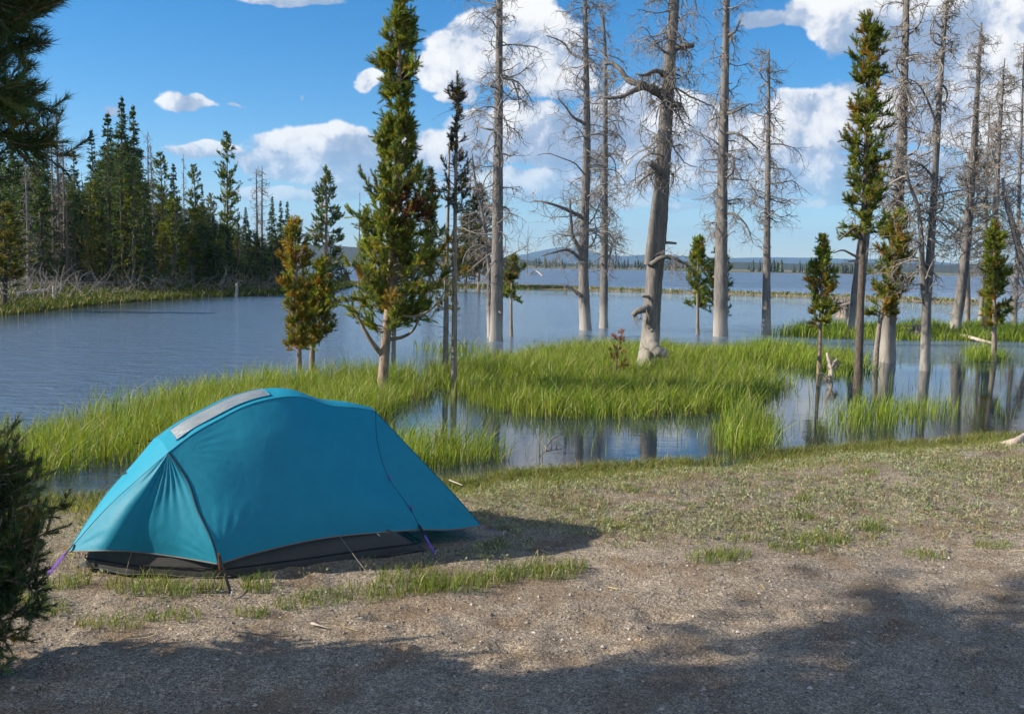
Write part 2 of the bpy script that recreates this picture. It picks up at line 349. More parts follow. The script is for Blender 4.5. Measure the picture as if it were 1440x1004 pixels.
def build_ground():
    xs = np.array(sorted([-x for x in grow(70, 14000, 3, 1.25)])+list(np.arange(-70, -6, 1.))+list(np.arange(-6, 8.0, .045))+list(np.arange(8, 60, .8))+grow(60, 14000, 3, 1.25))
    ys = np.array([-400, -100, -30, -8, -2]+list(np.arange(.5, 2.6, .3))+list(np.arange(2.6, 13.6, .045))+list(np.arange(13.6, 130, .9))+grow(130, 14000, 4, 1.14))
    X, Y = np.meshgrid(xs, ys); x = X.ravel(); y = Y.ravel()
    z, d, df, db, wb, dfar, tb = ground_parts(x, y)
    nearm = (y < 14) & (x > -7) & (x < 9)
    mz = np.zeros_like(z); mz[nearm] = micro(x[nearm], y[nearm]); z = z+mz*sstep(-.3, 1.2, d)
    # ground kinds: R turf, G bare gravel / litter, B damp dark silt
    n = fbm(x*.9, y*.9, 31, 4); n2 = fbm(x*2.7, y*2.7, 32, 3)
    turf = sstep(2.3, .3, d+(n-.5)*2.2)*(d > -1)
    turf = np.maximum(turf, .8*sstep(0, 1., df)*(df > 0)); turf = np.maximum(turf, sstep(.42, .25, tb)*(db < wb*1.6)*(y > 40))
    litter = sstep(.5, .72, fbm(x*4.3, y*4.3, 34, 4))*sstep(5, 1.5, np.abs(d-3.5))
    silt = np.where((d < .12) & (df < .2) & (z < WATER+.04), 1., 0.)
    silt = np.where((db < wb*2) & (y > 40), .2, silt)
    farm = sstep(0, 30, dfar)
    c = np.stack([np.where(dfar > 0, np.where(dfar > 45, 1., .25), turf), litter*(1-farm), silt*(1-farm)], 1)
    ny, nx = X.shape; i = np.arange(nx*ny).reshape(ny, nx)
    q = np.stack([i[:-1, :-1], i[:-1, 1:], i[1:, 1:], i[1:, :-1]], -1).reshape(-1, 4)
    mb = MB(); mb.add(np.stack([x, y, z], 1), q=q, c=c)
    m, T = new_mat('sandy_ground'); tc = T.n('ShaderNodeTexCoord').outputs['Object']; a = attr_col(T)
    sp = T.n('ShaderNodeSeparateColor'); T.l(a, sp.inputs[0])
    big = T.noise(tc, .9, 5, .6); mid = T.noise(tc, 7, 5, .65); fine = T.noise(tc, 62, 3, .7)
    vor = T.n('ShaderNodeTexVoronoi'); T.l(tc, vor.inputs['Vector']); vor.inputs['Scale'].default_value = 70
    vor2 = T.n('ShaderNodeTexVoronoi'); T.l(tc, vor2.inputs['Vector']); vor2.inputs['Scale'].default_value = 190
    sand = T.ramp(T.m('ADD', T.m('MULTIPLY', big, .45), T.m('MULTIPLY', mid, .55)), [(.30, (.20, .162, .122)), (.5, (.325, .272, .212)), (.7, (.42, .36, .285))])
    gr = T.n('ShaderNodeSeparateColor'); T.l(vor2.outputs['Color'], gr.inputs[0])
    gr1 = T.n('ShaderNodeSeparateColor'); T.l(vor.outputs['Color'], gr1.inputs[0])
    gc = T.ramp(gr.outputs[0], [(0, (.30, .29, .28)), (.35, (.80, .79, .78)), (.75, (1.1, 1.08, 1.06)), (1, (1.9, 1.85, 1.8))])
    sand = T.mix(.9, sand, gc, 'MULTIPLY')
    sand = T.mix(.5, sand, T.ramp(gr1.outputs[1], [(0, (.5, .48, .46)), (.5, (1, 1, 1)), (1, (1.45, 1.42, 1.4))]), 'MULTIPLY')
    sand = T.mix(.6, sand, T.ramp(fine, [(.3, (.6, .6, .6)), (.6, (1.15, 1.15, 1.15))]), 'MULTIPLY')
    lit = T.mix(mid, (.15, .095, .06), (.31, .235, .155))
    c1 = T.mix(T.m('MULTIPLY', sp.outputs[1], .7), sand, T.mix(.7, lit, gc, 'MULTIPLY'))
    turfc = T.mix(mid, (.075, .105, .025), (.17, .18, .055))
    c1 = T.mix(T.m('MULTIPLY', sp.outputs[0], .75), c1, turfc)
    c1 = T.mix(T.m('MULTIPLY', sp.outputs[2], .85), c1, (.075, .062, .04))
    hgt = T.m('ADD', T.m('ADD', T.m('MULTIPLY', fine, .35), T.m('MULTIPLY', mid, 1.2)), T.m('MULTIPLY', gr.outputs[1], .14))
    finish(T, c1, .95, T.bump(hgt, .9, .034), .1)
    return tag(mb.obj('ground', m), 'sandy gravel camp ground rising from the lake shore', 'ground', kind='structure')
build_ground()

def build_water():
    ys = np.concatenate([np.arange(6, 40, .5), 40*np.exp(np.linspace(0, math.log(14000/40), 110))]); s = np.linspace(-1, 1, 171); s = np.sign(s)*np.abs(s)**1.5
    Yg, Sg = np.meshgrid(ys, s, indexing='ij'); Xg = Sg*(Yg*1.7+22); x = Xg.ravel(); y = Yg.ravel()
    z, d, df, db, wb, dfar, tb = ground_parts(x, y)
    # ripple height: calm pool among the sedge, lee behind the bar, wind-ruffled open lake
    calm = sstep(29, 22, y+.35*np.clip(-x-1, 0, 20)*1.6)*sstep(-4.2, -1.2, x)
    calm = np.maximum(calm, sstep(12.5, 10, y)*.8)
    lee = sstep(26, 9, db-wb)*(seg_side(x, y) < 0)*(x > -13)*.93
    shelter = sstep(7, 0, -df)*sstep(20, 30, y)*(y < 66)*.9
    wind = 1-np.clip(np.maximum(np.maximum(calm, lee), shelter), 0, 1)
    c = np.stack([wind, sstep(.9, .1, -d)*(d < 0), sstep(70, 150, y)], 1)
    ny, nx = Xg.shape; i = np.arange(nx*ny).reshape(ny, nx)
    q = np.stack([i[:-1, :-1], i[:-1, 1:], i[1:, 1:], i[1:, :-1]], -1).reshape(-1, 4)
    mb = MB(); mb.add(np.stack([x, y, np.full_like(x, WATER)], 1), q=q, c=c)
    m, T = new_mat('lake_water'); tc = T.n('ShaderNodeTexCoord').outputs['Object']; a = attr_col(T)
    sp = T.n('ShaderNodeSeparateColor'); T.l(a, sp.inputs[0]); w = sp.outputs[0]
    r1 = T.noise(T.mapping(tc, (.8, 1.9, 1)), 1.5, 4, .6, .3); r2 = T.noise(T.mapping(tc, (1.0, 2.1, 1), (7, 3, 0)), 5.5, 3, .6)
    r3 = T.noise(T.mapping(tc, (.05, .16, 1)), 1.0, 3, .5)
    h = T.m('ADD', T.m('MULTIPLY', r1, .75), T.m('MULTIPLY', r2, .25))
    r4 = T.noise(T.mapping(tc, (.12, .36, 1), (3, 1, 0)), 1.0, 3, .6); r5 = T.noise(T.mapping(tc, (.014, .05, 1), (5, 2, 0)), 1.0, 3, .6)
    h = T.m('ADD', h, T.m('MULTIPLY', sp.outputs[2], T.m('ADD', T.m('MULTIPLY', r4, 8.), T.m('MULTIPLY', r5, 50.))))
    st = T.m('ADD', .012, T.m('MULTIPLY', T.m('MULTIPLY', w, T.m('ADD', .45, T.m('MULTIPLY', r3, .9))), T.m('ADD', .55, T.m('MULTIPLY', sp.outputs[2], .35))))
    nb = T.bump(h, st, .30)
    b = T.n('ShaderNodeBsdfPrincipled'); b.inputs['IOR'].default_value = 1.38
    T.l(T.mix(sp.outputs[1], T.mix(w, (.018, .030, .044), (.125, .180, .255)), (.055, .048, .028)), b.inputs['Base Color'])  # ruffled water gets a paler base, standing in for sky mirrored by waves
    T.l(T.m('ADD', .015, T.m('MULTIPLY', w, T.m('ADD', .10, T.m('MULTIPLY', sp.outputs[2], .25)))), b.inputs['Roughness']); T.l(nb, b.inputs['Normal'])
    o = T.n('ShaderNodeOutputMaterial'); T.l(b.outputs[0], o.inputs[0])
    return tag(mb.obj('lake_water', m), 'blue rippled lake water, calm among the sedges', 'lake', kind='structure')
def seg_side(x, y):
    yb = np.interp(x, BAR[:, 0], BAR[:, 1]); return y-yb
build_water()

def build_hills():
    def ridge(name, label, y0, depth, hs, xr, seed, col, nx=260, ny=16):
        xs = np.linspace(*xr, nx); ys = np.linspace(-1, 1, ny); X, V = np.meshgrid(xs, ys)
        top = np.interp(X, [p[0] for p in hs], [p[1] for p in hs])
        top = np.maximum(top*(.82+.36*fbm(X*9/(xr[1]-xr[0])*3, X*0, seed, 4)), 0)
        Z = WATER-2+(top+2)*np.maximum(1-V*V, 0)**.8*(.85+.3*fbm(X*40/(xr[1]-xr[0]), V*2.2, seed+1, 4))
        i = np.arange(nx*ny).reshape(ny, nx); q = np.stack([i[:-1, :-1], i[:-1, 1:], i[1:, 1:], i[1:, :-1]], -1).reshape(-1, 4)
        mb = MB(); mb.add(np.stack([X.ravel(), (y0+V*depth).ravel(), Z.ravel()], 1), q=q)
        m, T = new_mat(name+'_forest'); tc = T.n('ShaderNodeTexCoord').outputs['Object']
        n = T.noise(T.mapping(tc, (1, 1, 6)), .006, 6, .6); finish(T, T.mix(n, col[0], col[1]), 1., None, 0)
        return tag(mb.obj(name, m), label, 'hills', kind='structure')
    px = lambda p, Y: (p-720)/FPX*Y
    hz = lambda p, py, Y: HC+Y*(374+.018*(p-720)-py)/FPX
    def prof(pts, Y): return [(px(p, Y), hz(p, py, Y)) for p, py in pts]
    ridge('wooded_hills', 'low wooded hills beyond the far lake shore', 3000, 900, prof([(-400, 352), (200, 350), (420, 348), (480, 345), (520, 349), (600, 357), (680, 362), (760, 369), (860, 372), (930, 368), (1010, 369), (1100, 371), (1200, 369), (1330, 372), (1440, 371), (2200, 366)], 3000), (-4500, 5000), 40, ((.028, .042, .028), (.095, .085, .06)))
    ridge('far_mountains', 'blue distant mountains on the horizon', 9000, 1500, prof([(-800, 362), (500, 360), (690, 364), (740, 355), (785, 346), (830, 355), (870, 362), (900, 359), (960, 362), (1010, 365), (1140, 365), (1230, 363), (1330, 371), (1440, 370), (2400, 362)], 9000), (-15000, 16000), 50, ((.03, .042, .03), (.07, .075, .055)))
build_hills()

# ------------------------------------------------------------------ conifers
GREEN = np.array([(.23, .265, .036), (.17, .23, .034), (.31, .305, .042), (.12, .18, .032)])
GOLD = np.array([(.34, .23, .035), (.36, .19, .03), (.30, .25, .04)])
RUST = np.array([(.20, .055, .022), (.15, .06, .03), (.24, .09, .03)])
DARK = np.array([(.045, .072, .024), (.034, .058, .024), (.062, .085, .024)])
GREY = np.array([(.11, .105, .06), (.085, .09, .045), (.14, .12, .07)])
def pick(rng, pal, n, v=.22):
    c = pal[rng.integers(0, len(pal), n)]; return c*(1+rng.normal(0, v, (n, 1)))
def needles(mb, rng, S, D, L, n, nl, nw, cols, spread=(.35, 1.25), tip=True):
    """n needles round each shoot: S start (T,3), D direction (T,3), L length (T,)"""
    T = len(S)
    if T == 0: return
    D = nrm(D); a = nrm(np.cross(D, np.where(np.abs(D[:, 2:3]) > .85, [[1., 0, 0]], [[0, 0, 1.]]))); b = np.cross(D, a)
    u = rng.random((T, n)) ; ph = rng.random((T, n))*2*math.pi; an = spread[0]+(spread[1]-spread[0])*rng.random((T, n))
    if tip: an = an*(1-.45*u)
    rad = np.cos(ph)[..., None]*a[:, None]+np.sin(ph)[..., None]*b[:, None]
    dr = np.cos(an)[..., None]*D[:, None]+np.sin(an)[..., None]*rad
    p0 = S[:, None]+D[:, None]*(u*L[:, None])[..., None]
    ll = nl*(.7+.5*rng.random((T, n)))[..., None]
    side = nrm(np.cross(dr, rng.normal(0, 1, (T, n, 3))))*nw*.5
    V = np.stack([p0-side, p0+side, p0+dr*ll], 2).reshape(-1, 3)
    t = np.arange(T*n*3).reshape(-1, 3)
    c = np.repeat(cols, n*3, 0).reshape(T, n, 3, 3)*(.85+.3*rng.random((T, n, 1, 1)))
    mb.add(V, t=t, c=c.reshape(-1, 3))
def trunk_mesh(rng, path, r0, r1, k=12, flare=.55, lump=.06, power=.85, n=46, fl=.35, burls=0):
    P = spline(path, n); u = np.linspace(0, 1, n)
    H = np.linalg.norm(P[-1]-P[0]); h = u*H
    R = r1+(r0-r1)*(1-u)**power; R = R*(1+flare*np.exp(-h/fl))
    mb = MB(); a = np.arange(k)*2*math.pi/k
    tan = nrm(np.gradient(P, axis=0)); N = nrm(np.cross(tan, [0, 1., 0])); Bn = np.cross(tan, N)
    ph = rng.random(4)*6.28
    lm = 1+lump*(np.sin(3*a[None]+ph[0]+h[:, None]*.5)+.6*np.sin(5*a[None]+ph[1]-h[:, None]*.7)+rng.normal(0, .35, (n, k)))
    lm = lm*(1+.25*flare*np.exp(-h[:, None]/fl)*np.sin(4*a[None]+ph[2]))
    lm = lm*(1+lump*1.2*(fbm(h*2.3+ph[3], h*0, 60, 3)[:, None]-.5)*2)
    V = P[:, None]+(R[:, None]*lm)[..., None]*(np.cos(a)[None, :, None]*N[:, None]+np.sin(a)[None, :, None]*Bn[:, None])
    i = np.arange(n*k).reshape(n, k); nx = np.roll(i, -1, 1)
    q = np.stack([i[:-1], nx[:-1], nx[1:], i[1:]], -1).reshape(-1, 4)
    top = [(i[-1, j], i[-1, (j+1) % k], n*k) for j in range(k)]
    mb.add(np.concatenate([V.reshape(-1, 3), P[-1:]]), t=top, q=q)
    return mb, P, R
def at_height(P, z):
    zz = np.maximum.accumulate(P[:, 2]+np.arange(len(P))*1e-6)
    return np.stack([np.interp(z, zz, P[:, k]) for k in range(3)], -1)
def conifer(name, label, base, path, r0, r1, crown, nb, prof, rise=.45, up=.10, shoots=7, sl=.13, nn=42, nl=.055, nw=.006,
            pal=GREEN, gold=.1, seed=1, group=None, snags=0, snagz=None, f0=.35, bark=None, jit=.12, zpow=1., extra=None, patch=None,
            rb=.018, limbs=None, cat='pine tree', build=True, az_bias=None, twigs=True, goldpal=GOLD):
    """trunk along path, whorled branches in the crown range (z0,z1), needle brushes on every shoot"""
    rng = np.random.default_rng(seed); base = np.asarray(base, float)
    tm, P, R = trunk_mesh(rng, path, r0, r1, k=12 if r0 > .07 else 8, flare=.35, lump=.035, n=40)
    nb = int(nb*1.7); z0, z1 = crown; t = rng.random(nb)**zpow; zz = z0+(z1-z0)*t
    wh = max(.16, (z1-z0)/22); zz = np.clip((np.floor((zz-z0)/wh)+.5+rng.normal(0, .20, nb))*wh+z0, z0, z1-.02); zz.sort(); t = (zz-z0)/(z1-z0)
    az = rng.random(nb)*2*math.pi; az = az+.45*np.sin(az*3+np.floor((zz-z0)/wh)*2.4)      # boughs gather into uneven whorls
    if az_bias is not None:
        k_ = rng.random(nb) < az_bias[1]; az = np.where(k_, az_bias[0]+rng.normal(0, .7, nb), az)
    L = prof(t)*(.45+.75*rng.random(nb))*(.80+.4*fbm(az*.9+seed, zz*2.2, 44, 2)); S = at_height(P, zz)
    d0 = np.stack([np.cos(az), np.sin(az), rise*(.4+.9*t)+rng.normal(0, .12, nb)], 1)
    n = 7; Pb = walk(rng, S, d0, L, n, jit, np.array([0, 0, up]))
    tw = MB(); rr = .8*rb*(.5+.7*L/np.maximum(L.max(), .01))[:, None]*np.linspace(1, .25, n)[None]
    tubes(tw, Pb, rr, 4)
    # shoots along the outer part of every branch, plus the branch tip
    ns = np.maximum((shoots*(.45+.75*L/np.maximum(L.mean(), .01))).astype(int), 2); bi = np.repeat(np.arange(nb), ns)
    u = f0+(1-f0)*rng.random(len(bi))**.8; fi = u*(n-1); i0 = np.clip(fi.astype(int), 0, n-2); fr = (fi-i0)[:, None]
    sp = Pb[bi, i0]*(1-fr)+Pb[bi, i0+1]*fr; bd = nrm(Pb[bi, i0+1]-Pb[bi, i0])
    sd = nrm(bd*.75+rng.normal(0, .55, (len(bi), 3))+np.array([0, 0, .38])*(1 if up > -.02 else -.2)); sL = sl*(.65+.7*rng.random(len(bi)))
    tipS = Pb[:, -1]; tipD = nrm(Pb[:, -1]-Pb[:, -2]+np.array([0, 0, .15]))
    sp = np.concatenate([sp, tipS]); sd = np.concatenate([sd, tipD]); sL = np.concatenate([sL, np.full(nb, sl)])
    bi = np.concatenate([bi, np.arange(nb)])
    # leader at the top
    nt = 6; sp = np.concatenate([sp, P[-1]+np.zeros((nt, 3))-np.array([0, 0, 1.])*rng.random((nt, 1))*.25]); sd = np.concatenate([sd, np.array([0, 0, 1.])+rng.normal(0, .25, (nt, 3))])
    sL = np.concatenate([sL, np.full(nt, sl*1.2)]); bi = np.concatenate([bi, np.full(nt, nb-1)])
    bg = rng.random(nb) < gold                               # whole boughs that have yellowed
    cols = pick(rng, pal, len(sp))*np.clip(rng.normal(1, .22, nb), .5, 1.6)[bi][:, None]; g = pick(rng, goldpal, len(sp)); isg = bg[bi] | (rng.random(len(sp)) < gold*.4)
    cols = np.where(isg[:, None], g, cols)
    if patch is not None:                                     # (centre, radius): a rust-red dying bough
        pc, pr = patch; dd = np.linalg.norm(sp-np.asarray(pc), axis=1); m = dd < pr*(.7+.5*rng.random(len(sp)))
        cols = np.where(m[:, None], pick(rng, RUST, len(sp)), cols)
    cols = np.clip(cols, .008, .5)
    if twigs: tubes(tw, np.stack([sp, sp+nrm(sd)*sL[:, None]], 1), np.full((len(sp), 2), rb*.28), 3)
    fo = MB(); needles(fo, rng, sp, sd, sL, nn, nl, nw, cols)
    if snags:
        sz = snagz or (P[0, 2]+.2*(P[-1, 2]-P[0, 2]), z0); z_ = rng.uniform(min(sz), max(sz), snags); a_ = rng.random(snags)*6.28
        Ls = rng.uniform(.12, .55, snags); ps = walk(rng, at_height(P, z_), np.stack([np.cos(a_), np.sin(a_), rng.normal(-.1, .3, snags)], 1), Ls, 6, .22, np.array([0, 0, -.03]))
        tubes(tw, ps, rb*.5*np.linspace(1, .3, 6)[None]*np.ones((snags, 1)), 4)
    if limbs:
        for pts, ra, rb_ in limbs: tubes(tw, spline(pts, 12), np.linspace(ra, rb_, 12), 7)
    root = empty(name, base, label, cat, group)
    o1 = tm.obj('trunk', bark or M_BARK, root, origin=base); o2 = tw.obj('branches', M_TWIG if bark is M_DEAD else (bark or M_BARK), root, origin=base); o3 = fo.obj('crown', M_NEEDLE, root, smooth=False, origin=base); o2['kind'] = o3['kind'] = 'stuff'
    return root
def snag(name, label, base, path, r0, r1, nb=40, zr=(.3, 1.), Lr=(.4, 1.3), seed=1, group=None, droop=-.10, twig=6, sub=2, limbs=(), stubs=8, flare=.28, k=14,
         mat=None, n=60, curl=.30, tr=.0095, fork=(), cat='dead tree', rise=.15, zpow=1., lump=.06, az_bias=None, power=.85, fl=.35, tip_taper=.55):
    """standing dead tree: grey trunk, crooked drooping limbs, hanging twigs"""
    rng = np.random.default_rng(seed); base = np.asarray(base, float); mat = mat or M_DEAD
    r0 *= .86; r1 *= .86
    tm, P, R = trunk_mesh(rng, path, r0, r1, k=k, flare=flare, lump=lump, n=n, power=power, fl=fl)
    H = P[-1, 2]-P[0, 2]; tw = MB()
    root = empty(name, base, label, cat, group)
    tm.obj('trunk', mat, root, origin=base)
    axes = [(P, nb)]
    for pts, ra, rb_, fnb in fork:
        Q = spline(pts, 30); m2 = MB(); tubes(m2, Q, ra+(rb_-ra)*np.linspace(0, 1, 30), 10, cap=True); m2.obj('fork', mat, root, origin=base); axes.append((Q, fnb))
    allB = []
    for Q, cnt in axes:
        if cnt == 0: continue
        lo = P[0, 2]+zr[0]*H if Q is P else Q[3, 2]; hi = P[0, 2]+zr[1]*H if Q is P else Q[-1, 2]
        z = lo+(hi-lo)*rng.random(cnt)**zpow; t = (z-P[0, 2])/H; az = rng.random(cnt)*2*math.pi
        if az_bias is not None:
            kk = rng.random(cnt) < az_bias[1]; az = np.where(kk, az_bias[0]+rng.normal(0, .6, cnt), az)
        L = rng.uniform(Lr[0], Lr[1], cnt)*(1-tip_taper*np.clip((t-.45)/.55, 0, 1))*(.55+.6*rng.random(cnt))
        d0 = np.stack([np.cos(az), np.sin(az), rng.normal(rise, .25, cnt)], 1)
        allB.append((walk(rng, at_height(Q, z), d0, L, 10, curl*.75, np.array([0, 0, droop])), L))
    PB = np.concatenate([b[0] for b in allB]); LB = np.concatenate([b[1] for b in allB])
    rb0 = tr*(1.3+2.3*LB/Lr[1]); tubes(tw, PB, rb0[:, None]*np.linspace(1, .32, 10)[None], 5)
    limb_paths = []
    for pts, ra, rb_ in limbs:
        Q = spline(pts, 18); m2 = MB(); wob = 1+.10*np.sin(np.arange(18)*2.1+seed)
        tubes(m2, Q, np.linspace(ra, rb_, 18)*wob, 9, cap=True); m2.obj('limb', mat, root, origin=base); limb_paths.append(Q)
    # hanging twigs on branches and limbs
    def children(PP, LL, per, ls, jit, rad, dz):
        T, n_, _ = PP.shape; cnt = rng.poisson(per, T)+1; bi = np.repeat(np.arange(T), cnt)
        u = .2+.8*rng.random(len(bi)); fi = u*(n_-1); i0 = np.clip(fi.astype(int), 0, n_-2); fr = (fi-i0)[:, None]
        s = PP[bi, i0]*(1-fr)+PP[bi, i0+1]*fr; bd = nrm(PP[bi, i0+1]-PP[bi, i0])
        d = bd*.7+rng.normal(0, .6, (len(bi), 3))+np.array([0, 0, -.15]); L = LL[bi]*rng.uniform(*ls, len(bi))+.06
        Q = walk(rng, s, d, L, 7, jit, np.array([0, 0, dz])); tubes(tw, Q, rad*np.linspace(1, .45, 7)[None]*np.ones((len(Q), 1)), 3); return Q, L
    if twig:
        Q, L = children(PB, LB, twig, (.22, .55), curl*.8, tr*.95, droop*1.1)
        if sub: children(Q, L, sub*.55, (.3, .7), curl*.8, tr*.72, droop)
    if limb_paths:
        LP = np.stack(limb_paths); LL = np.linalg.norm(np.diff(LP, axis=1), axis=2).sum(1)
        Q, L = children(LP, np.minimum(LL, 1.5), 12, (.2, .5), curl*.8, tr*1.3, droop*1.2); children(Q, L, 3, (.3, .7), curl*.8, tr*.8, droop)
    if stubs:
        z = rng.uniform(P[0, 2]+.08*H, P[0, 2]+.95*H, stubs); a = rng.random(stubs)*6.28; L = rng.uniform(1.2, 2.6, stubs)*np.interp(z, P[:, 2], R)
        tubes(tw, walk(rng, at_height(P, z), np.stack([np.cos(a), np.sin(a), rng.normal(.2, .3, stubs)], 1), L, 4, .1, np.zeros(3)), np.interp(z, P[:, 2], R)[:, None]*.22*np.array([[1.3, 1, .9, .7]]), 6, cap=True)
    tw.obj('branches', M_TWIG, root, origin=base)['kind'] = 'stuff'
    return root
def tpath(pxs, Y=None, zb=None):
    """trunk path from pixel points: the first is the foot on the ground, the rest stand above it at the same distance"""
    b = gnd(*pxs[0], z=WATER if zb is None else zb); Y = b[1]; return b, [b-np.array([0, 0, .25])]+[b]+[at_depth(x, y, Y) for x, y in pxs[1:]]
#=TREES=
# ------------------------------------------------------------------ trees standing in and by the water
def pxr(w, Y): return w/FPX*Y/2            # half width in metres of w pixels at distance Y
G_DEAD = 'bare dead trees standing in the flooded shore'
G_PINE = 'live pines standing in the flooded shore'
# tall pine behind the tent, leaning slightly right, with a low left limb and a rust-red bough
b, p = tpath([(537, 556), (543, 480), (551, 380), (560, 200), (562, 60), (564, -12)]); Y = b[1]
zt = p[-1][2]
def pr_big(t): return np.interp(t, [0, .10, .22, .38, .52, .60, .66, .74, .85, 1], [.74, 1.0, .96, .68, .50, .32, .20, .40, .32, .06])
lim = [([at_depth(538, 500, Y), at_depth(525, 484, Y-.1), at_depth(514, 466, Y-.15), at_depth(500, 440, Y-.2)], .05, .018),
       ([at_depth(543, 478, Y), at_depth(566, 474, Y+.1), at_depth(583, 462, Y-.1), at_depth(590, 440, Y-.2)], .035, .012),
       ([at_depth(548, 440, Y), at_depth(585, 445, Y-.3), at_depth(612, 430, Y-.4), at_depth(625, 410, Y-.4)], .03, .01)]
conifer('pine_tree', 'tall bushy green pine rising behind the tent with one rust-red bough', b, p, pxr(15, Y), .018, (at_depth(0, 462, Y)[2], zt-.05), 165, pr_big,
        rise=.35, up=.13, shoots=15, sl=.14, nn=52, nl=.062, nw=.009, pal=GREEN, gold=.06, seed=11, group=G_PINE, snags=10, f0=.25, patch=(at_depth(578, 292, Y-.3), .30), limbs=lim, rb=.016)
# slim dead stem right behind it
b, p = tpath([(553, 531), (554, 470), (556, 400), (558, 330)])
snag('bare_tree_stem', 'slim bare grey stem close behind the tall bushy pine', b, p, .055, .03, nb=8, zr=(.5, 1), Lr=(.2, .5), seed=12, stubs=3, k=8, n=24, twig=2, sub=0)
# pair of small browning pines at the left
b, p = tpath([(421, 531), (420, 470), (417, 400), (414, 316)]); Y = b[1]
conifer('pine_tree', 'small pine with orange-brown needles, left one of the pair', b, p, pxr(8, Y), .012, (at_depth(0, 488, Y)[2], p[-1][2]), 62, lambda t: np.interp(t, [0, .2, .5, .75, 1], [.26, .34, .36, .30, .07]),
        rise=.4, up=.12, shoots=8, sl=.12, nn=40, nl=.062, nw=.011, pal=np.concatenate([GREEN, GREEN, GOLD]), gold=.38, seed=13, group=G_PINE, f0=.2, rb=.012)
b, p = tpath([(438, 524), (441, 470), (446, 420), (449, 372)]); Y = b[1]
conifer('pine_tree', 'small bushy green pine with browning base, right one of the pair', b, p, pxr(9, Y), .012, (at_depth(0, 482, Y)[2], p[-1][2]), 58, lambda t: np.interp(t, [0, .25, .5, .8, 1], [.34, .40, .42, .24, .08]),
        rise=.4, up=.12, shoots=9, sl=.12, nn=40, nl=.062, nw=.011, pal=GREEN, gold=.22, seed=14, group=G_PINE, f0=.2, rb=.012)
# slender pine on the spit behind the pair
b, p = tpath([(457, 414), (458, 370), (459, 300), (458, 240)]); Y = b[1]
conifer('pine_tree', 'slender dark green pine on the grassy spit behind the small pair', b, p, .16, .03, (at_depth(0, 385, Y)[2], p[-1][2]), 60, lambda t: np.interp(t, [0, .2, .5, .8, 1], [1.35, 1.5, 1.1, .65, .08]),
        rise=.05, up=.07, shoots=7, sl=.34, nn=26, nl=.17, nw=.04, pal=DARK*2.2, gold=.08, seed=15, group=G_PINE, f0=.3, rb=.03)
# white-stemmed sparse pine and the grey stem next to it
b, p = tpath([(638, 557), (639, 450), (640, 300), (642, 190), (643, 110)]); Y = b[1]
conifer('sparse_pine_tree', 'thin pale-stemmed pine with sparse tufts right of the tall pine', b, p, pxr(9, Y), .012, (at_depth(0, 296, Y)[2], at_depth(0, 108, Y)[2]), 44, lambda t: np.interp(t, [0, .35, .55, .62, .76, .82, .92, 1], [.36, .36, .22, .04, .04, .20, .16, .06]),
        rise=.5, up=.10, shoots=7, sl=.09, nn=28, nl=.045, nw=.008, pal=GREY, gold=.15, seed=16, group=G_PINE, snags=34, snagz=(.4, p[-1][2]-.1), bark=M_BARKG, f0=.3, rb=.009)
b, p = tpath([(626, 531), (627, 470), (628, 400), (630, 300), (632, 210)]); Y = b[1]
conifer('sparse_pine_tree', 'thin grey-stemmed pine close left of the pale-stemmed one', b, p, pxr(9, Y), .012, (at_depth(0, 430, Y)[2], at_depth(0, 330, Y)[2]), 30, lambda t: np.interp(t, [0, .4, .8, 1], [.26, .42, .35, .12]),
        rise=.3, up=.05, shoots=6, sl=.10, nn=26, nl=.05, nw=.008, pal=np.concatenate([GREEN, GREY]), gold=.15, seed=17, group=G_PINE, snags=14, bark=M_BARKG, f0=.3, rb=.01)
# dead tree with crooked companion
b, p = tpath([(697, 480), (699, 400), (701, 200), (702, 60), (703, -70)]); Y = b[1]
snag('dead_tree', 'straight grey dead tree in front of the small round-topped pine', b, p, pxr(22, Y), .07, nb=62, zr=(.22, .98), Lr=(.7, 1.9), seed=21, group=G_DEAD, droop=-.06, twig=7, sub=2)
b, p = tpath([(690, 476), (688, 430), (687, 370), (678, 300), (669, 262), (663, 214)]); Y = b[1]+.35; 
snag('dead_tree', 'thin crooked dead stem leaning left beside the straight grey trunk', b+[0, .35, 0], [q+np.array([0, .35, 0]) for q in p], pxr(11, Y), .02, nb=36, zr=(.25, 1), Lr=(.5, 1.5), seed=22, group=G_DEAD, twig=6, sub=2, k=9)
b, p = tpath([(719, 472), (719, 420), (721, 366)]); Y = b[1]
conifer('pine_tree', 'tiny round-topped pine on a thin stem by the lake edge', b, p, pxr(5, Y), .015, (at_depth(0, 412, Y)[2], p[-1][2]), 26, lambda t: np.interp(t, [0, .3, .7, 1], [.42, .50, .38, .12]),
        rise=.4, up=.12, shoots=8, sl=.15, nn=36, nl=.085, nw=.017, pal=GREEN, gold=.2, seed=23, group=G_PINE, f0=.25, rb=.012)
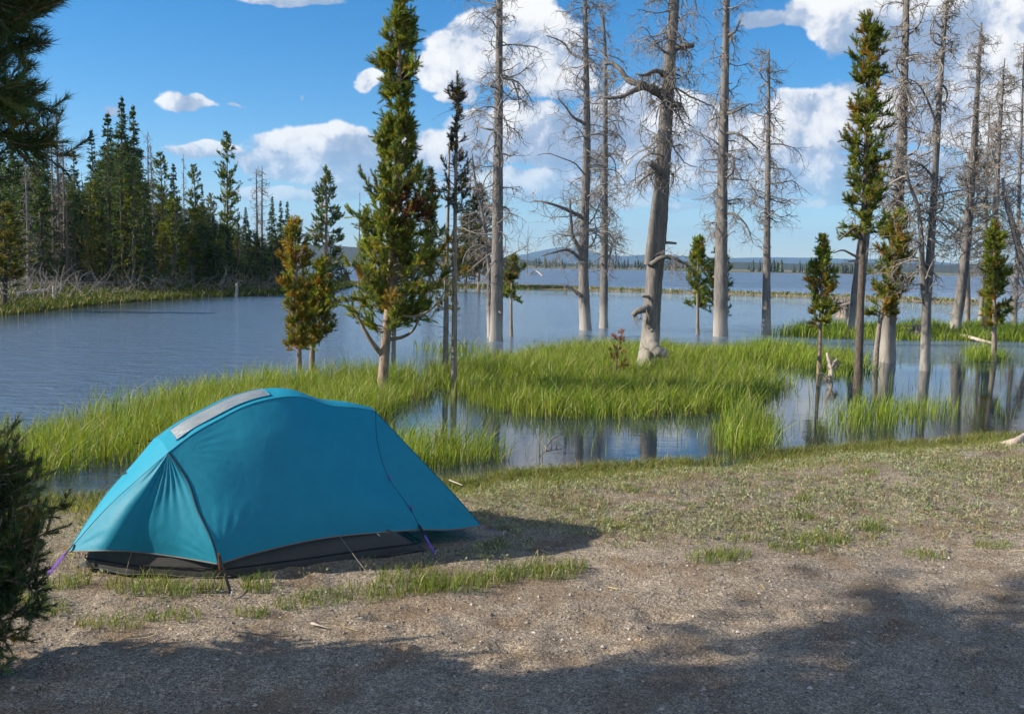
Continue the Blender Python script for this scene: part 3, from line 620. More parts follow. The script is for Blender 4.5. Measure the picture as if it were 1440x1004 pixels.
# the two dead trees in the middle
b, p = tpath([(824, 464), (821, 400), (821, 340), (825, 200), (824, 80), (822, -30)]); Y = b[1]
lm = [([at_depth(821, 372, Y), at_depth(812, 345, Y-.2), at_depth(805, 332, Y-.3), at_depth(803, 308, Y-.3), at_depth(801, 280, Y-.2)], .10, .03),
      ([at_depth(818, 366, Y), at_depth(800, 352, Y-.5), at_depth(780, 355, Y-.9), at_depth(762, 360, Y-1.)], .07, .02),
      ([at_depth(820, 306, Y), at_depth(790, 292, Y-.3), at_depth(768, 285, Y-.4), at_depth(750, 282, Y-.2)], .08, .02),
      ([at_depth(824, 175, Y), at_depth(806, 165, Y-.3), at_depth(795, 150, Y-.3), at_depth(784, 138, Y-.3)], .06, .02),
      ([at_depth(823, 85, Y), at_depth(803, 75, Y+.2), at_depth(792, 60, Y+.2), at_depth(768, 50, Y+.2)], .05, .015),
      ([at_depth(823, 420, Y), at_depth(806, 408, Y-.3), at_depth(793, 402, Y-.3)], .09, .03)]
snag('dead_tree', 'twisted dead tree with a crooked limb, left of the middle two', b, p, pxr(19, Y), .06, nb=84, zr=(.25, .99), Lr=(.8, 2.1), seed=24, group=G_DEAD, limbs=lm, droop=-.05, twig=7, sub=2, flare=.35)
b, p = tpath([(849, 461), (850, 350), (851, 200), (851, 80), (847, 18)]); Y = b[1]
snag('dead_tree', 'slimmer straight dead tree, right of the middle two', b, p, pxr(14, Y), .05, nb=80, zr=(.22, .99), Lr=(.7, 1.9), seed=25, group=G_DEAD, droop=-.09, twig=7, sub=2)
# big leaning dead tree on the sedge island
b, p = tpath([(908, 522), (914, 480), (919, 400), (928, 300), (934, 200), (941, 100), (947, 20), (952, -70)]); Y = b[1]
lm = [([at_depth(934, 135, Y), at_depth(915, 125, Y-.2), at_depth(897, 118, Y-.3), at_depth(882, 112, Y-.2), at_depth(872, 98, Y-.1), at_depth(862, 90, Y), at_depth(850, 90, Y)], .11, .03),
      ([at_depth(906, 122, Y-.2), at_depth(890, 128, Y-.4), at_depth(875, 136, Y-.5), at_depth(855, 138, Y-.5), at_depth(842, 134, Y-.4)], .07, .02),
      ([at_depth(936, 105, Y), at_depth(922, 100, Y-.3), at_depth(905, 106, Y-.4), at_depth(893, 104, Y-.4)], .06, .02),
      ([at_depth(945, 68, Y), at_depth(960, 66, Y-.1), at_depth(976, 64, Y-.1)], .075, .05),
      ([at_depth(936, 149, Y), at_depth(948, 148, Y-.1), at_depth(958, 148, Y-.1)], .075, .055),
      ([at_depth(930, 250, Y), at_depth(922, 236, Y-.2), at_depth(913, 229, Y-.25)], .09, .06),
      ([at_depth(928, 238, Y), at_depth(912, 246, Y-.3), at_depth(902, 254, Y-.35), at_depth(897, 262, Y-.35)], .04, .015),
      ([at_depth(916, 372, Y-.25), at_depth(932, 362, Y-.38), at_depth(950, 364, Y-.4), at_depth(968, 375, Y-.4)], .06, .02),
      ([at_depth(918, 470, Y-.15), at_depth(918, 484, Y-.35), at_depth(926, 494, Y-.42), at_depth(937, 499, Y-.42)], .15, .10),
      ([at_depth(912, 432, Y-.1), at_depth(903, 436, Y-.22), at_depth(896, 438, Y-.22), at_depth(890, 444, Y-.2)], .09, .055)]
b8 = b
snag('dead_tree', 'thick leaning dead tree with broken limbs on the sedge island', b, p, pxr(31, Y), .10, nb=64, zr=(.5, .99), Lr=(.5, 1.5), seed=26, group=G_DEAD, limbs=lm, droop=-.16, twig=8, sub=3, flare=.30, k=22, n=110, stubs=12, lump=.05, tr=.0075, tip_taper=.1,
     fork=[([at_depth(913, 372, Y-.12), at_depth(917, 330, Y-.14), at_depth(922, 280, Y-.12), at_depth(929, 230, Y-.05)], .11, .05, 0)])
# rusty little sapling in front of it
b, p = tpath([(865, 534), (868, 505), (873, 470)]); Y = b[1]
conifer('dead_sapling', 'little rust-red dying sapling in the sedge left of the leaning tree', b, p, .022, .006, (at_depth(0, 506, Y)[2], p[-1][2]+.02), 15, lambda t: np.interp(t, [0, .4, 1], [.24, .22, .12]),
        rise=.25, up=.08, shoots=4, sl=.06, nn=26, nl=.035, nw=.006, pal=RUST*1.7, gold=0, seed=27, f0=.45, rb=.008, cat='sapling')
b, p = tpath([(981, 470), (981, 410), (982, 339)]); Y = b[1]
conifer('pine_tree', 'small green pine on a bare white stem right of the leaning tree', b, p, pxr(5.5, Y), .015, (at_depth(0, 418, Y)[2], p[-1][2]), 40, lambda t: np.interp(t, [0, .3, .6, 1], [.34, .46, .38, .10]),
        rise=.5, up=.12, shoots=8, sl=.15, nn=36, nl=.085, nw=.017, pal=GREEN*1.1, gold=.08, seed=28, group=G_PINE, f0=.25, bark=M_BARKG, rb=.012)
b, p = tpath([(1013, 473), (1014, 400), (1016, 250), (1019, 120), (1022, 0), (1024, -60)]); Y = b[1]
lm = [([at_depth(1019, 160, Y), at_depth(1032, 158, Y-.3), at_depth(1044, 152, Y-.4), at_depth(1055, 146, Y-.4)], .06, .02),
      ([at_depth(1018, 188, Y), at_depth(1036, 188, Y-.4), at_depth(1050, 196, Y-.5), at_depth(1066, 210, Y-.5)], .06, .02),
      ([at_depth(1017, 215, Y), at_depth(1030, 222, Y-.4), at_depth(1030, 242, Y-.5), at_depth(1022, 250, Y-.6)], .06, .03),
      ([at_depth(1021, 52, Y), at_depth(1034, 44, Y-.2), at_depth(1040, 30, Y-.2)], .06, .025),
      ([at_depth(1016, 300, Y), at_depth(1034, 302, Y-.4), at_depth(1050, 318, Y-.6), at_depth(1058, 340, Y-.6)], .05, .015)]
snag('dead_tree', 'straight grey dead tree with curling right-hand limbs before the dark young pine', b, p, pxr(23, Y), .08, nb=66, zr=(.2, .98), Lr=(.7, 2.0), seed=29, group=G_DEAD, limbs=lm, droop=-.08, twig=7, sub=2, flare=.3, fl=.4)
b, p = tpath([(1008, 458), (1009, 420), (1010, 352)]); Y = b[1]
conifer('pine_tree', 'dark young pine half hidden behind a grey dead trunk', b, p, pxr(6, Y), .015, (at_depth(0, 436, Y)[2], p[-1][2]), 40, lambda t: np.interp(t, [0, .3, .7, 1], [.62, .66, .5, .15]),
        rise=.35, up=.1, shoots=8, sl=.17, nn=36, nl=.095, nw=.018, pal=DARK*1.9, gold=.03, seed=30, group=G_PINE, f0=.3, rb=.014)
b, p = tpath([(1077, 471), (1078, 380), (1080, 250), (1081, 140), (1081, 70)]); Y = b[1]
snag('dead_tree', 'lone bare dead tree with pointed top and drooping twigs', b, p, pxr(15, Y), .03, nb=58, zr=(.42, .99), Lr=(.6, 1.9), seed=31, group=G_DEAD, droop=-.07, twig=7, sub=2, flare=.3, az_bias=None)
b, p = tpath([(1152, 525), (1153, 480), (1155, 420), (1158, 339)]); Y = b[1]
conifer('pine_tree', 'small green pine on a red-brown stem beside the broken stub', b, p, pxr(7, Y), .012, (at_depth(0, 442, Y)[2], p[-1][2]), 56, lambda t: np.interp(t, [0, .25, .6, 1], [.26, .34, .30, .07]),
        rise=.45, up=.12, shoots=8, sl=.11, nn=38, nl=.062, nw=.011, pal=GREEN*1.1, gold=.14, seed=32, group=G_PINE, snags=8, f0=.22, rb=.011)
b, p = tpath([(1168, 533), (1169, 518), (1166, 506), (1163, 496)]); Y = b[1]
snag('broken_stub', 'short grey broken stub standing in the calm pool', b, p, .075, .022, nb=2, zr=(.3, .9), Lr=(.08, .2), seed=33, stubs=3, flare=.25, k=12, n=24, twig=0, sub=0, cat='stub', mat=M_DRIFT, lump=.16, power=.6,
     limbs=[([at_depth(1169, 516, Y), at_depth(1174, 510, Y-.03), at_depth(1177, 505, Y-.05)], .05, .025), ([at_depth(1168, 529, Y-.03), at_depth(1163, 530, Y-.1), at_depth(1161, 531, Y-.14)], .035, .02)])
# tall live pine with dark stem, right
b, p = tpath([(1206, 546), (1209, 470), (1212, 380), (1217, 250), (1220, 130), (1222, 27)]); Y = b[1]
conifer('pine_tree', 'tall narrow pine with clumped green boughs and a dark stem', b, p, pxr(12, Y), .02, (at_depth(0, 318, Y)[2], p[-1][2]), 98, lambda t: np.interp(t, [0, .15, .3, .40, .55, .62, .8, 1], [.42, .5, .34, .52, .50, .26, .40, .10]),
        rise=.4, up=.12, shoots=9, sl=.12, nn=42, nl=.062, nw=.010, pal=GREEN*.95, gold=.12, seed=34, group=G_PINE, snags=16, snagz=(2.2, 4.), f0=.3, bark=M_BARKD, rb=.014,
        limbs=[([at_depth(1212, 330, Y), at_depth(1202, 322, Y), at_depth(1192, 328, Y-.1), at_depth(1180, 338, Y-.1)], .035, .012), ([at_depth(1213, 365, Y), at_depth(1198, 358, Y), at_depth(1185, 352, Y), at_depth(1172, 356, Y)], .03, .01)])
b, p = tpath([(1202, 472), (1206, 420), (1213, 350), (1220, 290), (1228, 210)]); Y = b[1]
snag('dead_tree', 'stout pale dead trunk behind the dark-stemmed tall pine', b, p, pxr(25, Y), .14, nb=22, zr=(.3, .95), Lr=(.6, 1.6), seed=35, group=G_DEAD, twig=5, sub=2)
b, p = tpath([(1231, 514), (1238, 450), (1254, 390), (1262, 312)]); Y = b[1]
conifer('pine_tree', 'bushy golden-green pine clump beside the split dead trunk', b, p, pxr(8, Y), .02, (at_depth(0, 425, Y)[2], p[-1][2]), 50, lambda t: np.interp(t, [0, .3, .7, 1], [.45, .58, .52, .30]),
        rise=.4, up=.1, shoots=11, sl=.14, nn=42, nl=.075, nw=.011, pal=GREEN, gold=.25, seed=36, group=G_PINE, f0=.3, bark=M_BARKG, rb=.014)
b, p = tpath([(1247, 509), (1251, 440), (1257, 360), (1263, 280), (1270, 160), (1275, 0), (1277, -60)]); Y = b[1]
snag('dead_tree', 'tall dead tree with a split pale foot standing in the pool', b, p, pxr(23, Y), .06, nb=86, zr=(.28, .98), Lr=(.4, 1.3), seed=37, group=G_DEAD, droop=-.05, twig=7, sub=2, lump=.10, flare=.3)
b, p = tpath([(1301, 521), (1302, 460), (1304, 420), (1309, 340), (1315, 240), (1322, 120), (1331, 0), (1334, -50)]); Y = b[1]
lm = [([at_depth(1318, 180, Y), at_depth(1308, 150, Y-.1), at_depth(1292, 120, Y-.2), at_depth(1270, 108, Y-.2)], .03, .01), ([at_depth(1312, 250, Y), at_depth(1300, 236, Y-.1), at_depth(1288, 228, Y-.2), at_depth(1274, 224, Y-.2)], .03, .01)]
snag('dead_tree', 'forked dead tree with twin trunks standing in the calm pool', b, p, pxr(16, Y), .035, nb=66, zr=(.34, .99), Lr=(.35, 1.25), seed=38, group=G_DEAD, limbs=lm, droop=-.06, twig=6, sub=2, flare=.15,
     fork=[([at_depth(1303, 430, Y), at_depth(1297, 380, Y-.05), at_depth(1295, 330, Y-.08), at_depth(1290, 290, Y-.1), at_depth(1280, 262, Y-.1), at_depth(1274, 240, Y-.1)], .085, .025, 20)])
b, p = tpath([(1342, 471), (1350, 420), (1358, 350), (1366, 250), (1374, 130), (1380, 32)]); Y = b[1]
snag('dead_tree', 'right-leaning dead tree with feathery grey twigs by the fallen log', b, p, pxr(18, Y), .04, nb=100, zr=(.3, .99), Lr=(.6, 1.9), seed=39, group=G_DEAD, droop=-.05, twig=7, sub=2)
b, p = tpath([(1360, 466), (1361, 420), (1360, 360), (1366, 300), (1374, 200), (1378, 110)]); Y = b[1]
conifer('sparse_pine_tree', 'thin reddish stem with sparse dull green tufts among dead trees', b, p, pxr(8, Y), .02, (at_depth(0, 330, Y)[2], at_depth(0, 190, Y)[2]), 60, lambda t: np.interp(t, [0, .5, 1], [1.1, .95, .4]),
        rise=.3, up=.04, shoots=5, sl=.16, nn=20, nl=.085, nw=.017, pal=GREY, gold=.2, seed=40, group=G_PINE, snags=50, f0=.35, bark=M_BARKG, rb=.014)
b, p = tpath([(1386, 474), (1392, 420), (1398, 330), (1404, 220), (1410, 120), (1413, 82)]); Y = b[1]
snag('dead_tree', 'slim dark dead tree behind the rightmost small pine', b, p, pxr(15, Y), .02, nb=90, zr=(.3, .99), Lr=(.5, 1.7), seed=41, group=G_DEAD, droop=-.06, twig=7, sub=2)
b, p = tpath([(1398, 508), (1398, 470), (1398, 400), (1399, 323)]); Y = b[1]
conifer('pine_tree', 'small yellow-green pine on a thin stem at the right edge', b, p, pxr(8, Y), .014, (at_depth(0, 438, Y)[2], p[-1][2]), 62, lambda t: np.interp(t, [0, .2, .5, .8, 1], [.30, .36, .38, .30, .12]),
        rise=.5, up=.12, shoots=9, sl=.13, nn=40, nl=.068, nw=.012, pal=GREEN*1.15, gold=.08, seed=42, group=G_PINE, snags=10, f0=.2, bark=M_BARKG, rb=.011)
b, p = tpath([(1462, 478), (1446, 400), (1428, 330), (1414, 280), (1410, 250)]); Y = b[1]
snag('dead_tree', 'crooked dead trunk leaning in from the right edge', b, p, pxr(20, Y), .05, nb=44, zr=(.25, .99), Lr=(.6, 1.6), seed=43, group=G_DEAD, twig=6, sub=2)
b, p = tpath([(1425, 466), (1430, 380), (1434, 250), (1438, 130), (1440, 60)]); Y = b[1]
snag('dead_tree', 'thin far dead tree cut by the right edge', b, p, pxr(9, Y), .02, nb=60, zr=(.3, .99), Lr=(.6, 1.6), seed=44, group=G_DEAD, twig=6, sub=2)
b, p = tpath([(1378, 462), (1384, 380), (1388, 250), (1392, 140)]); Y = b[1]
snag('dead_tree', 'thin wispy dead tree between the two rightmost dead trunks', b, p, pxr(8, Y), .015, nb=70, zr=(.25, .99), Lr=(.5, 1.6), seed=45, group=G_DEAD, twig=6, sub=2)
# far trees on the spit and bar
b, p = tpath([(741, 388), (742, 350), (743, 318)]); Y = b[1]
snag('dead_tree', 'tiny far dead stem on the gravel bar by the driftwood', b, p, .12, .03, nb=20, zr=(.2, 1), Lr=(.3, .9), seed=46, group=G_DEAD, twig=3, sub=0, tr=.02, k=6, n=16, stubs=0)
for (px_, py_, top, seed, lab) in ((673, 408, 264, 47, 'greyish green pine on the far spit behind the crooked dead stem'), (604, 404, 240, 48, 'narrow far pine top showing between tall pine and pale stem'), (655, 405, 300, 49, 'short dull green pine on the spit behind the sparse pale-stemmed pine')):
    b, p = tpath([(px_, py_), (px_+1, (py_+top)/2), (px_+2, top)]); Y = b[1]
    conifer('pine_tree', lab, b, p, .15, .03, (at_depth(0, py_-28, Y)[2], p[-1][2]), 80, lambda t: np.interp(t, [0, .2, .6, 1], [1.4, 1.5, 1.1, .25])*(.5 if px_ == 604 else 1),
            rise=.1, up=.05, shoots=8, sl=.4, nn=20, nl=.2, nw=.05, pal=np.concatenate([GREY, DARK]), gold=.08, seed=seed, group='pines on the far spit', f0=.3, rb=.03)
b, p = tpath([(504, 404), (505, 340), (506, 272)]); Y = b[1]
snag('dead_tree', 'hair-thin far dead stem left of the tall bushy pine', b, p, .10, .02, nb=24, zr=(.3, 1), Lr=(.3, .8), seed=50, group=G_DEAD, twig=2, sub=0, tr=.018, k=6, n=16, stubs=0)

# near pines at the left edge: one hangs boughs into the frame, others only shade the ground
G_NEAR = 'pines beside the camp'
def near_pine(label, x, y, h, cz, rad, seed, nb, name='pine_tree', nn=70, pal=DARK*1.5, nl=.06, nw=.0032, shoots=11, bias=None, sl=.13, gold=.04, r0=.11, f0=.3):
    z = float(surf(x, y)[0]); b = np.array([x, y, z])
    p = [b-[0, 0, .1], b, b+[.03, .02, h*.5], b+[.05, 0, h]]
    return conifer(name, label, b, p, r0, .015, (z+cz, z+h), nb, lambda t: rad*np.interp(t, [0, .15, .5, .85, 1], [.75, 1., .95, .5, .15]), rise=.2, up=.07, shoots=shoots, sl=sl, nn=nn, nl=nl, nw=nw,
                   pal=pal, gold=gold, seed=seed, group=G_NEAR, f0=f0, rb=.014, az_bias=bias)
near_pine('dark near pine hanging its boughs in from the upper left corner', -2.60, 3.74, 4.9, 2.22, .80, 61, 400, bias=(.15, .35), shoots=20, nn=95, nl=.058, nw=.0034, pal=DARK*2.0)
near_pine('dark low pine bush beside the tent at the left edge', -2.46, 4.22, 1.06, .20, .44, 62, 170, name='pine_bush', shoots=11, nn=75, sl=.085, nl=.038, nw=.0034, r0=.03, f0=.12, pal=DARK*1.9)
near_pine('high-crowned pine out of frame shading the gravel', -6.4, 3.5, 8.6, 4.2, 1.25, 63, 110, nn=40, nw=.011)
near_pine('low bushy pine out of frame left of the camp', -4.7, 3.15, 2.9, .35, .70, 64, 130, nn=40, nw=.011)
near_pine('bushy pine out of frame shading the near gravel', -4.1, 2.85, 3.6, .3, .80, 65, 150, nn=40, nw=.011)
near_pine('tall pine out of frame left behind the bushes', -7.4, 3.0, 8.0, 2.0, .95, 66, 110, nn=40, nw=.011)
near_pine('broad pine out of frame nearest the camera', -5.6, 2.75, 6.5, 1.6, 1.2, 67, 120, nn=40, nw=.011)
near_pine('second tall pine out of frame farther left', -8.6, 3.4, 9.0, 4.9, 1.3, 68, 120, nn=40, nw=.011)
#=FOREST=
# ------------------------------------------------------------------ wood on the left shore
def proto(kind, seed):
    """a 10 m tree at the origin: (trunk mesh, branch mesh or None, crown mesh or None)"""
    rng = np.random.default_rng(seed); H = 10.
    tm, P, R = trunk_mesh(rng, [(0, 0, -.3), (rng.normal(0, .06), 0, H*.5), (rng.normal(0, .1), 0, H)], .13, .02, k=7, flare=.3, n=18)
    tw = MB(); fo = None
    if kind == 'dead':
        nb = 80; z = H*(.08+.9*rng.random(nb)); az = rng.random(nb)*6.28; L = rng.uniform(.3, 1.1, nb)*(1-.6*z/H)+.1
        Q = walk(rng, at_height(P, z), np.stack([np.cos(az), np.sin(az), rng.normal(0, .25, nb)], 1), L, 6, .2, np.array([0, 0, -.06])); tubes(tw, Q, .022*np.linspace(1, .4, 6)[None]*np.ones((nb, 1)), 3)
        bi = rng.integers(0, nb, 260); Q2 = walk(rng, Q[bi, rng.integers(1, 6, 260)], nrm(rng.normal(0, 1, (260, 3))+[0, 0, -.3]), rng.uniform(.15, .5, 260), 4, .2, np.array([0, 0, -.08])); tubes(tw, Q2, .013*np.ones((260, 4)), 3)
        return tm.mesh('trunk', M_DEAD), tw.mesh('branches', M_TWIG), None
    if kind == 'spruce':
        nb = 270; t = rng.random(nb); t = (np.floor(t*34)+.5+rng.normal(0, .2, nb))/34; t = np.clip(t, 0, .995); z = H*(.03+.96*t); L = (1.40*(1-t)**.85+.04)*(.55+.55*rng.random(nb)); d3 = rng.normal(-.12, .10, nb)+.35*t; bend = np.array([0, 0, -.02]); sl, nl, nn, sh = .24, .15, 12, 8
        pal = DARK*2.0
    else:
        nb = 110; t = rng.random(nb); z = H*(.20+.78*t); L = np.interp(t, [0, .3, .7, 1], [1.0, 1.3, 1.0, .25])*(.5+.7*rng.random(nb)); d3 = rng.normal(.25, .2, nb); bend = np.array([0, 0, .07]); sl, nl, nn, sh = .30, .17, 16, 10
        pal = GREEN*.8 if kind == 'pine' else np.concatenate([GREEN, GOLD])*.7
    az = rng.random(nb)*6.28; Q = walk(rng, at_height(P, z), np.stack([np.cos(az), np.sin(az), d3], 1), L, 6, .1, bend)
    tubes(tw, Q, .028*np.linspace(1, .3, 6)[None]*np.ones((nb, 1)), 3)
    m = 26; zz = rng.uniform(.05, .3, m)*H; aa = rng.random(m)*6.28; tubes(tw, walk(rng, at_height(P, zz), np.stack([np.cos(aa), np.sin(aa), rng.normal(-.15, .2, m)], 1), rng.uniform(.4, 1.2, m), 5, .2, np.array([0, 0, -.05])), .016*np.ones((m, 5)), 3)
    bi = np.repeat(np.arange(nb), sh); u = (.12+.88*rng.random(len(bi)))*5; i0 = np.clip(u.astype(int), 0, 4); fr = (u-i0)[:, None]
    s = Q[bi, i0]*(1-fr)+Q[bi, i0+1]*fr; bd = nrm(Q[bi, i0+1]-Q[bi, i0]); sd = nrm(bd+rng.normal(0, .45, (len(bi), 3))+np.array([0, 0, -.1 if kind == 'spruce' else .35]))
    fo = MB(); cc = np.clip(pick(rng, pal, len(bi), .3), .01, .4); ss = sl*(.6+.7*rng.random(len(bi)))*np.clip(.25+L[bi]/.7, .3, 1); top = L[bi] < .45
    needles(fo, rng, s[~top], sd[~top], ss[~top], nn, nl, .045, cc[~top]); needles(fo, rng, s[top], sd[top], ss[top], nn, nl*.5, .04, cc[top])
    return tm.mesh('trunk', M_BARKD), tw.mesh('branches', M_TWIG), fo.mesh('crown', M_NEEDLE, smooth=False)
PROTO = {k: [proto(k, 100+7*i+j) for j in range(n)] for i, (k, n) in enumerate((('spruce', 4), ('pine', 3), ('dead', 3), ('gold', 2)))}
rngf = np.random.default_rng(9)
def plant(kind, px_, py_top, dist, label, group, wide=1., name=None, cat=None):
    x = (px_-720)/FPX*dist; z = float(gz(x, dist)[0]); zt = HC+dist*(374+.018*(px_-720)-py_top)/FPX; s = (zt-z)/10.
    o = empty(name or {'spruce': 'spruce_tree', 'pine': 'pine_tree', 'dead': 'dead_tree', 'gold': 'pine_tree'}[kind], (x, dist, z), label, cat or {'spruce': 'spruce tree', 'dead': 'dead tree'}.get(kind, 'pine tree'), group)
    o.rotation_euler.z = rngf.random()*6.28; w = s*wide*rngf.uniform(.92, 1.08); o.scale = (w, w, s)
    for nm, me in zip(('trunk', 'branches', 'crown'), PROTO[kind][rngf.integers(len(PROTO[kind]))]):
        if me is None: continue
        c = bpy.data.objects.new(nm, me); COL.objects.link(c); c.parent = o
        if nm != 'trunk': c['kind'] = 'stuff'
    return o
GF = 'trees along the front of the left-hand wood'
for k, x, top, Y, w, lab in (
    ('spruce', 174, 140, 69, .95, 'tallest pointed spruce of the left-hand wood'),
    ('spruce', 191, 152, 70, .85, 'tall ragged spruce touching the tallest one on its right'),
    ('spruce', 152, 162, 71, 1.0, 'dense dark spruce just left of the tallest spruce'),
    ('spruce', 133, 184, 73, .7, 'slim spruce at the left end of the tall spruce clump'),
    ('spruce', 60, 160, 60, 1.0, 'tall spruce partly hidden by the near pine boughs'),
    ('dead', 84, 138, 68, .8, 'tall needle-thin dead snag right of the near pine boughs'),
    ('dead', 76, 178, 70, .8, 'shorter dead snag left of the needle-thin one'),
    ('dead', 92, 205, 66, 1.1, 'bushy grey dead tree at the foot of the needle-thin snag'),
    ('spruce', 107, 213, 74, .9, 'short spruce in the gap left of the tall spruce clump'),
    ('dead', 210, 190, 74, .7, 'dead spire right of the tall spruce clump'),
    ('dead', 215, 203, 76, .7, 'thinner dead spire beside the one right of the spruce clump'),
    ('pine', 227, 217, 78, .95, 'layered open pine right of the dead spires'),
    ('spruce', 246, 231, 82, .9, 'bright green pointed spruce in the middle of the wood'),
    ('dead', 259, 220, 80, .6, 'bare dead pole in front of the bright green spruce'),
    ('pine', 273, 233, 92, .8, 'grey-green pine top right of the bare dead pole'),
    ('spruce', 285, 262, 96, .7, 'slim spruce tip between two pines in the wood'),
    ('gold', 283, 285, 86, .9, 'yellow-green young pine low in the wood'),
    ('gold', 297, 272, 90, .8, 'golden pine left of the tall lone pine'),
    ('pine', 320, 189, 84, .75, 'tall lone columnar pine above the right half of the wood'),
    ('spruce', 345, 292, 92, .9, 'small dark spruce right of the tall columnar pine'),
    ('pine', 334, 306, 96, .7, 'small pine under the tall columnar pine'),
    ('dead', 360, 240, 95, 1.2, 'left stem of the bare twin dead trees near the wood end'),
    ('dead', 368, 236, 96, 1.2, 'right stem of the bare twin dead trees near the wood end'),
    ('spruce', 382, 277, 97, .9, 'leftmost of three spruces closing the wood on the right'),
    ('spruce', 394, 283, 99, .85, 'middle one of three spruces closing the wood on the right'),
    ('spruce', 405, 284, 97, .9, 'rightmost of three spruces closing the wood on the right'),
    ('spruce', 22, 190, 62, 1., 'dark spruce at the far left under the near boughs'),
    ('dead', 40, 215, 57, 1.3, 'pale dead tree at the far left under the near boughs'),
    ('gold', 124, 300, 60, .7, 'yellow-green young pine at the foot of the spruce clump'),
    ('pine', 205, 300, 66, .8, 'short pine in front of the dead spires')):
    plant(k, x, top, Y, lab, GF, w)
plant('gold', 4, 284, 40, 'orange-tinged young pine on the bank at the left edge', GF, 1.9)
# the trees behind merge into one dark mass
def wood_mass():
    rng = np.random.default_rng(31); tr = MB(); fo = MB()
    Y = rng.uniform(58, 125, 520); X = np.interp(Y, FX[:, 0], FX[:, 1])-rng.uniform(4, 42, 520)
    px_ = 720+FPX*X/Y; k = (px_ > -160) & (px_ < 402); X, Y, px_ = X[k], Y[k], px_[k]
    lim = np.interp(px_, [-160, 0, 60, 130, 150, 190, 215, 250, 300, 340, 402], [190, 200, 200, 235, 190, 190, 245, 262, 285, 312, 308])
    zt = HC+Y*(374+.018*(px_-720)-(lim+rng.uniform(12, 75, len(X))))/FPX
    for x, y, t_ in zip(X, Y, zt):
        z = float(gz(x, y)[0]); h = max(t_-z, 2.); P = np.array([(x, y, z-.2), (x+rng.normal(0, .1), y, z+h*.5), (x+rng.normal(0, .15), y, z+h)]); tubes(tr, spline(P, 4), np.array([.14, .1, .07, .02]), 5)
        if rng.random() < .16: 
            a = rng.random(30)*6.28; zz = z+h*rng.random(30); tubes(tr, walk(rng, np.stack([np.full(30, x), np.full(30, y), zz], 1), np.stack([np.cos(a), np.sin(a), rng.normal(-.1, .2, 30)], 1), rng.uniform(.3, 1.1, 30), 4, .2, np.array([0, 0, -.06])), .018*np.ones((30, 4)), 3); continue
        n = 260; t = rng.random(n); L = (1.3*(1-t)**.8+.1)*rng.random(n)**.5; a = rng.random(n)*6.28
        S = np.stack([x+L*np.cos(a)*.55, y+L*np.sin(a)*.55, z+h*(.03+.95*t)], 1); D = np.stack([np.cos(a), np.sin(a), rng.normal(-.1, .3, n)], 1)
        needles(fo, rng, S, D, .35*(.6+.6*rng.random(n)), 9, .22, .07, np.clip(pick(rng, DARK*1.5 if rng.random() < .75 else GREEN*.6, n, .25), .008, .3))
    o = tag(empty('dense_wood', (0, 0, 0)), 'dense dark wood massed behind the front trees on the left shore', 'wood', kind='stuff')
    a = tr.obj('trunks', M_BARKD, o); c = fo.obj('crown', M_NEEDLE, o, smooth=False); a['kind'] = 'stuff'; c['kind'] = 'stuff'
wood_mass()
# tangled dead brush and pale drift along the wood's edge
def brush():
    rng = np.random.default_rng(32); mb = MB(); n = 1500
    Y = rng.uniform(34, 100, n); X = np.interp(Y, FX[:, 0], FX[:, 1])-rng.uniform(1.5, 9, n); S = np.stack([X, Y, gz(X, Y)], 1)
    tubes(mb, walk(rng, S, np.stack([rng.normal(0, .7, n), rng.normal(0, .5, n), rng.uniform(.15, 1.4, n)], 1), rng.uniform(.4, 2.2, n), 6, .18, np.array([0, 0, -.05])), rng.uniform(.012, .035, n)[:, None]*np.linspace(1, .4, 6)[None], 4)
    tag(mb.obj('dead_brush', M_TWIG), 'tangle of grey dead brush along the edge of the left wood', 'brush', kind='stuff')
brush()
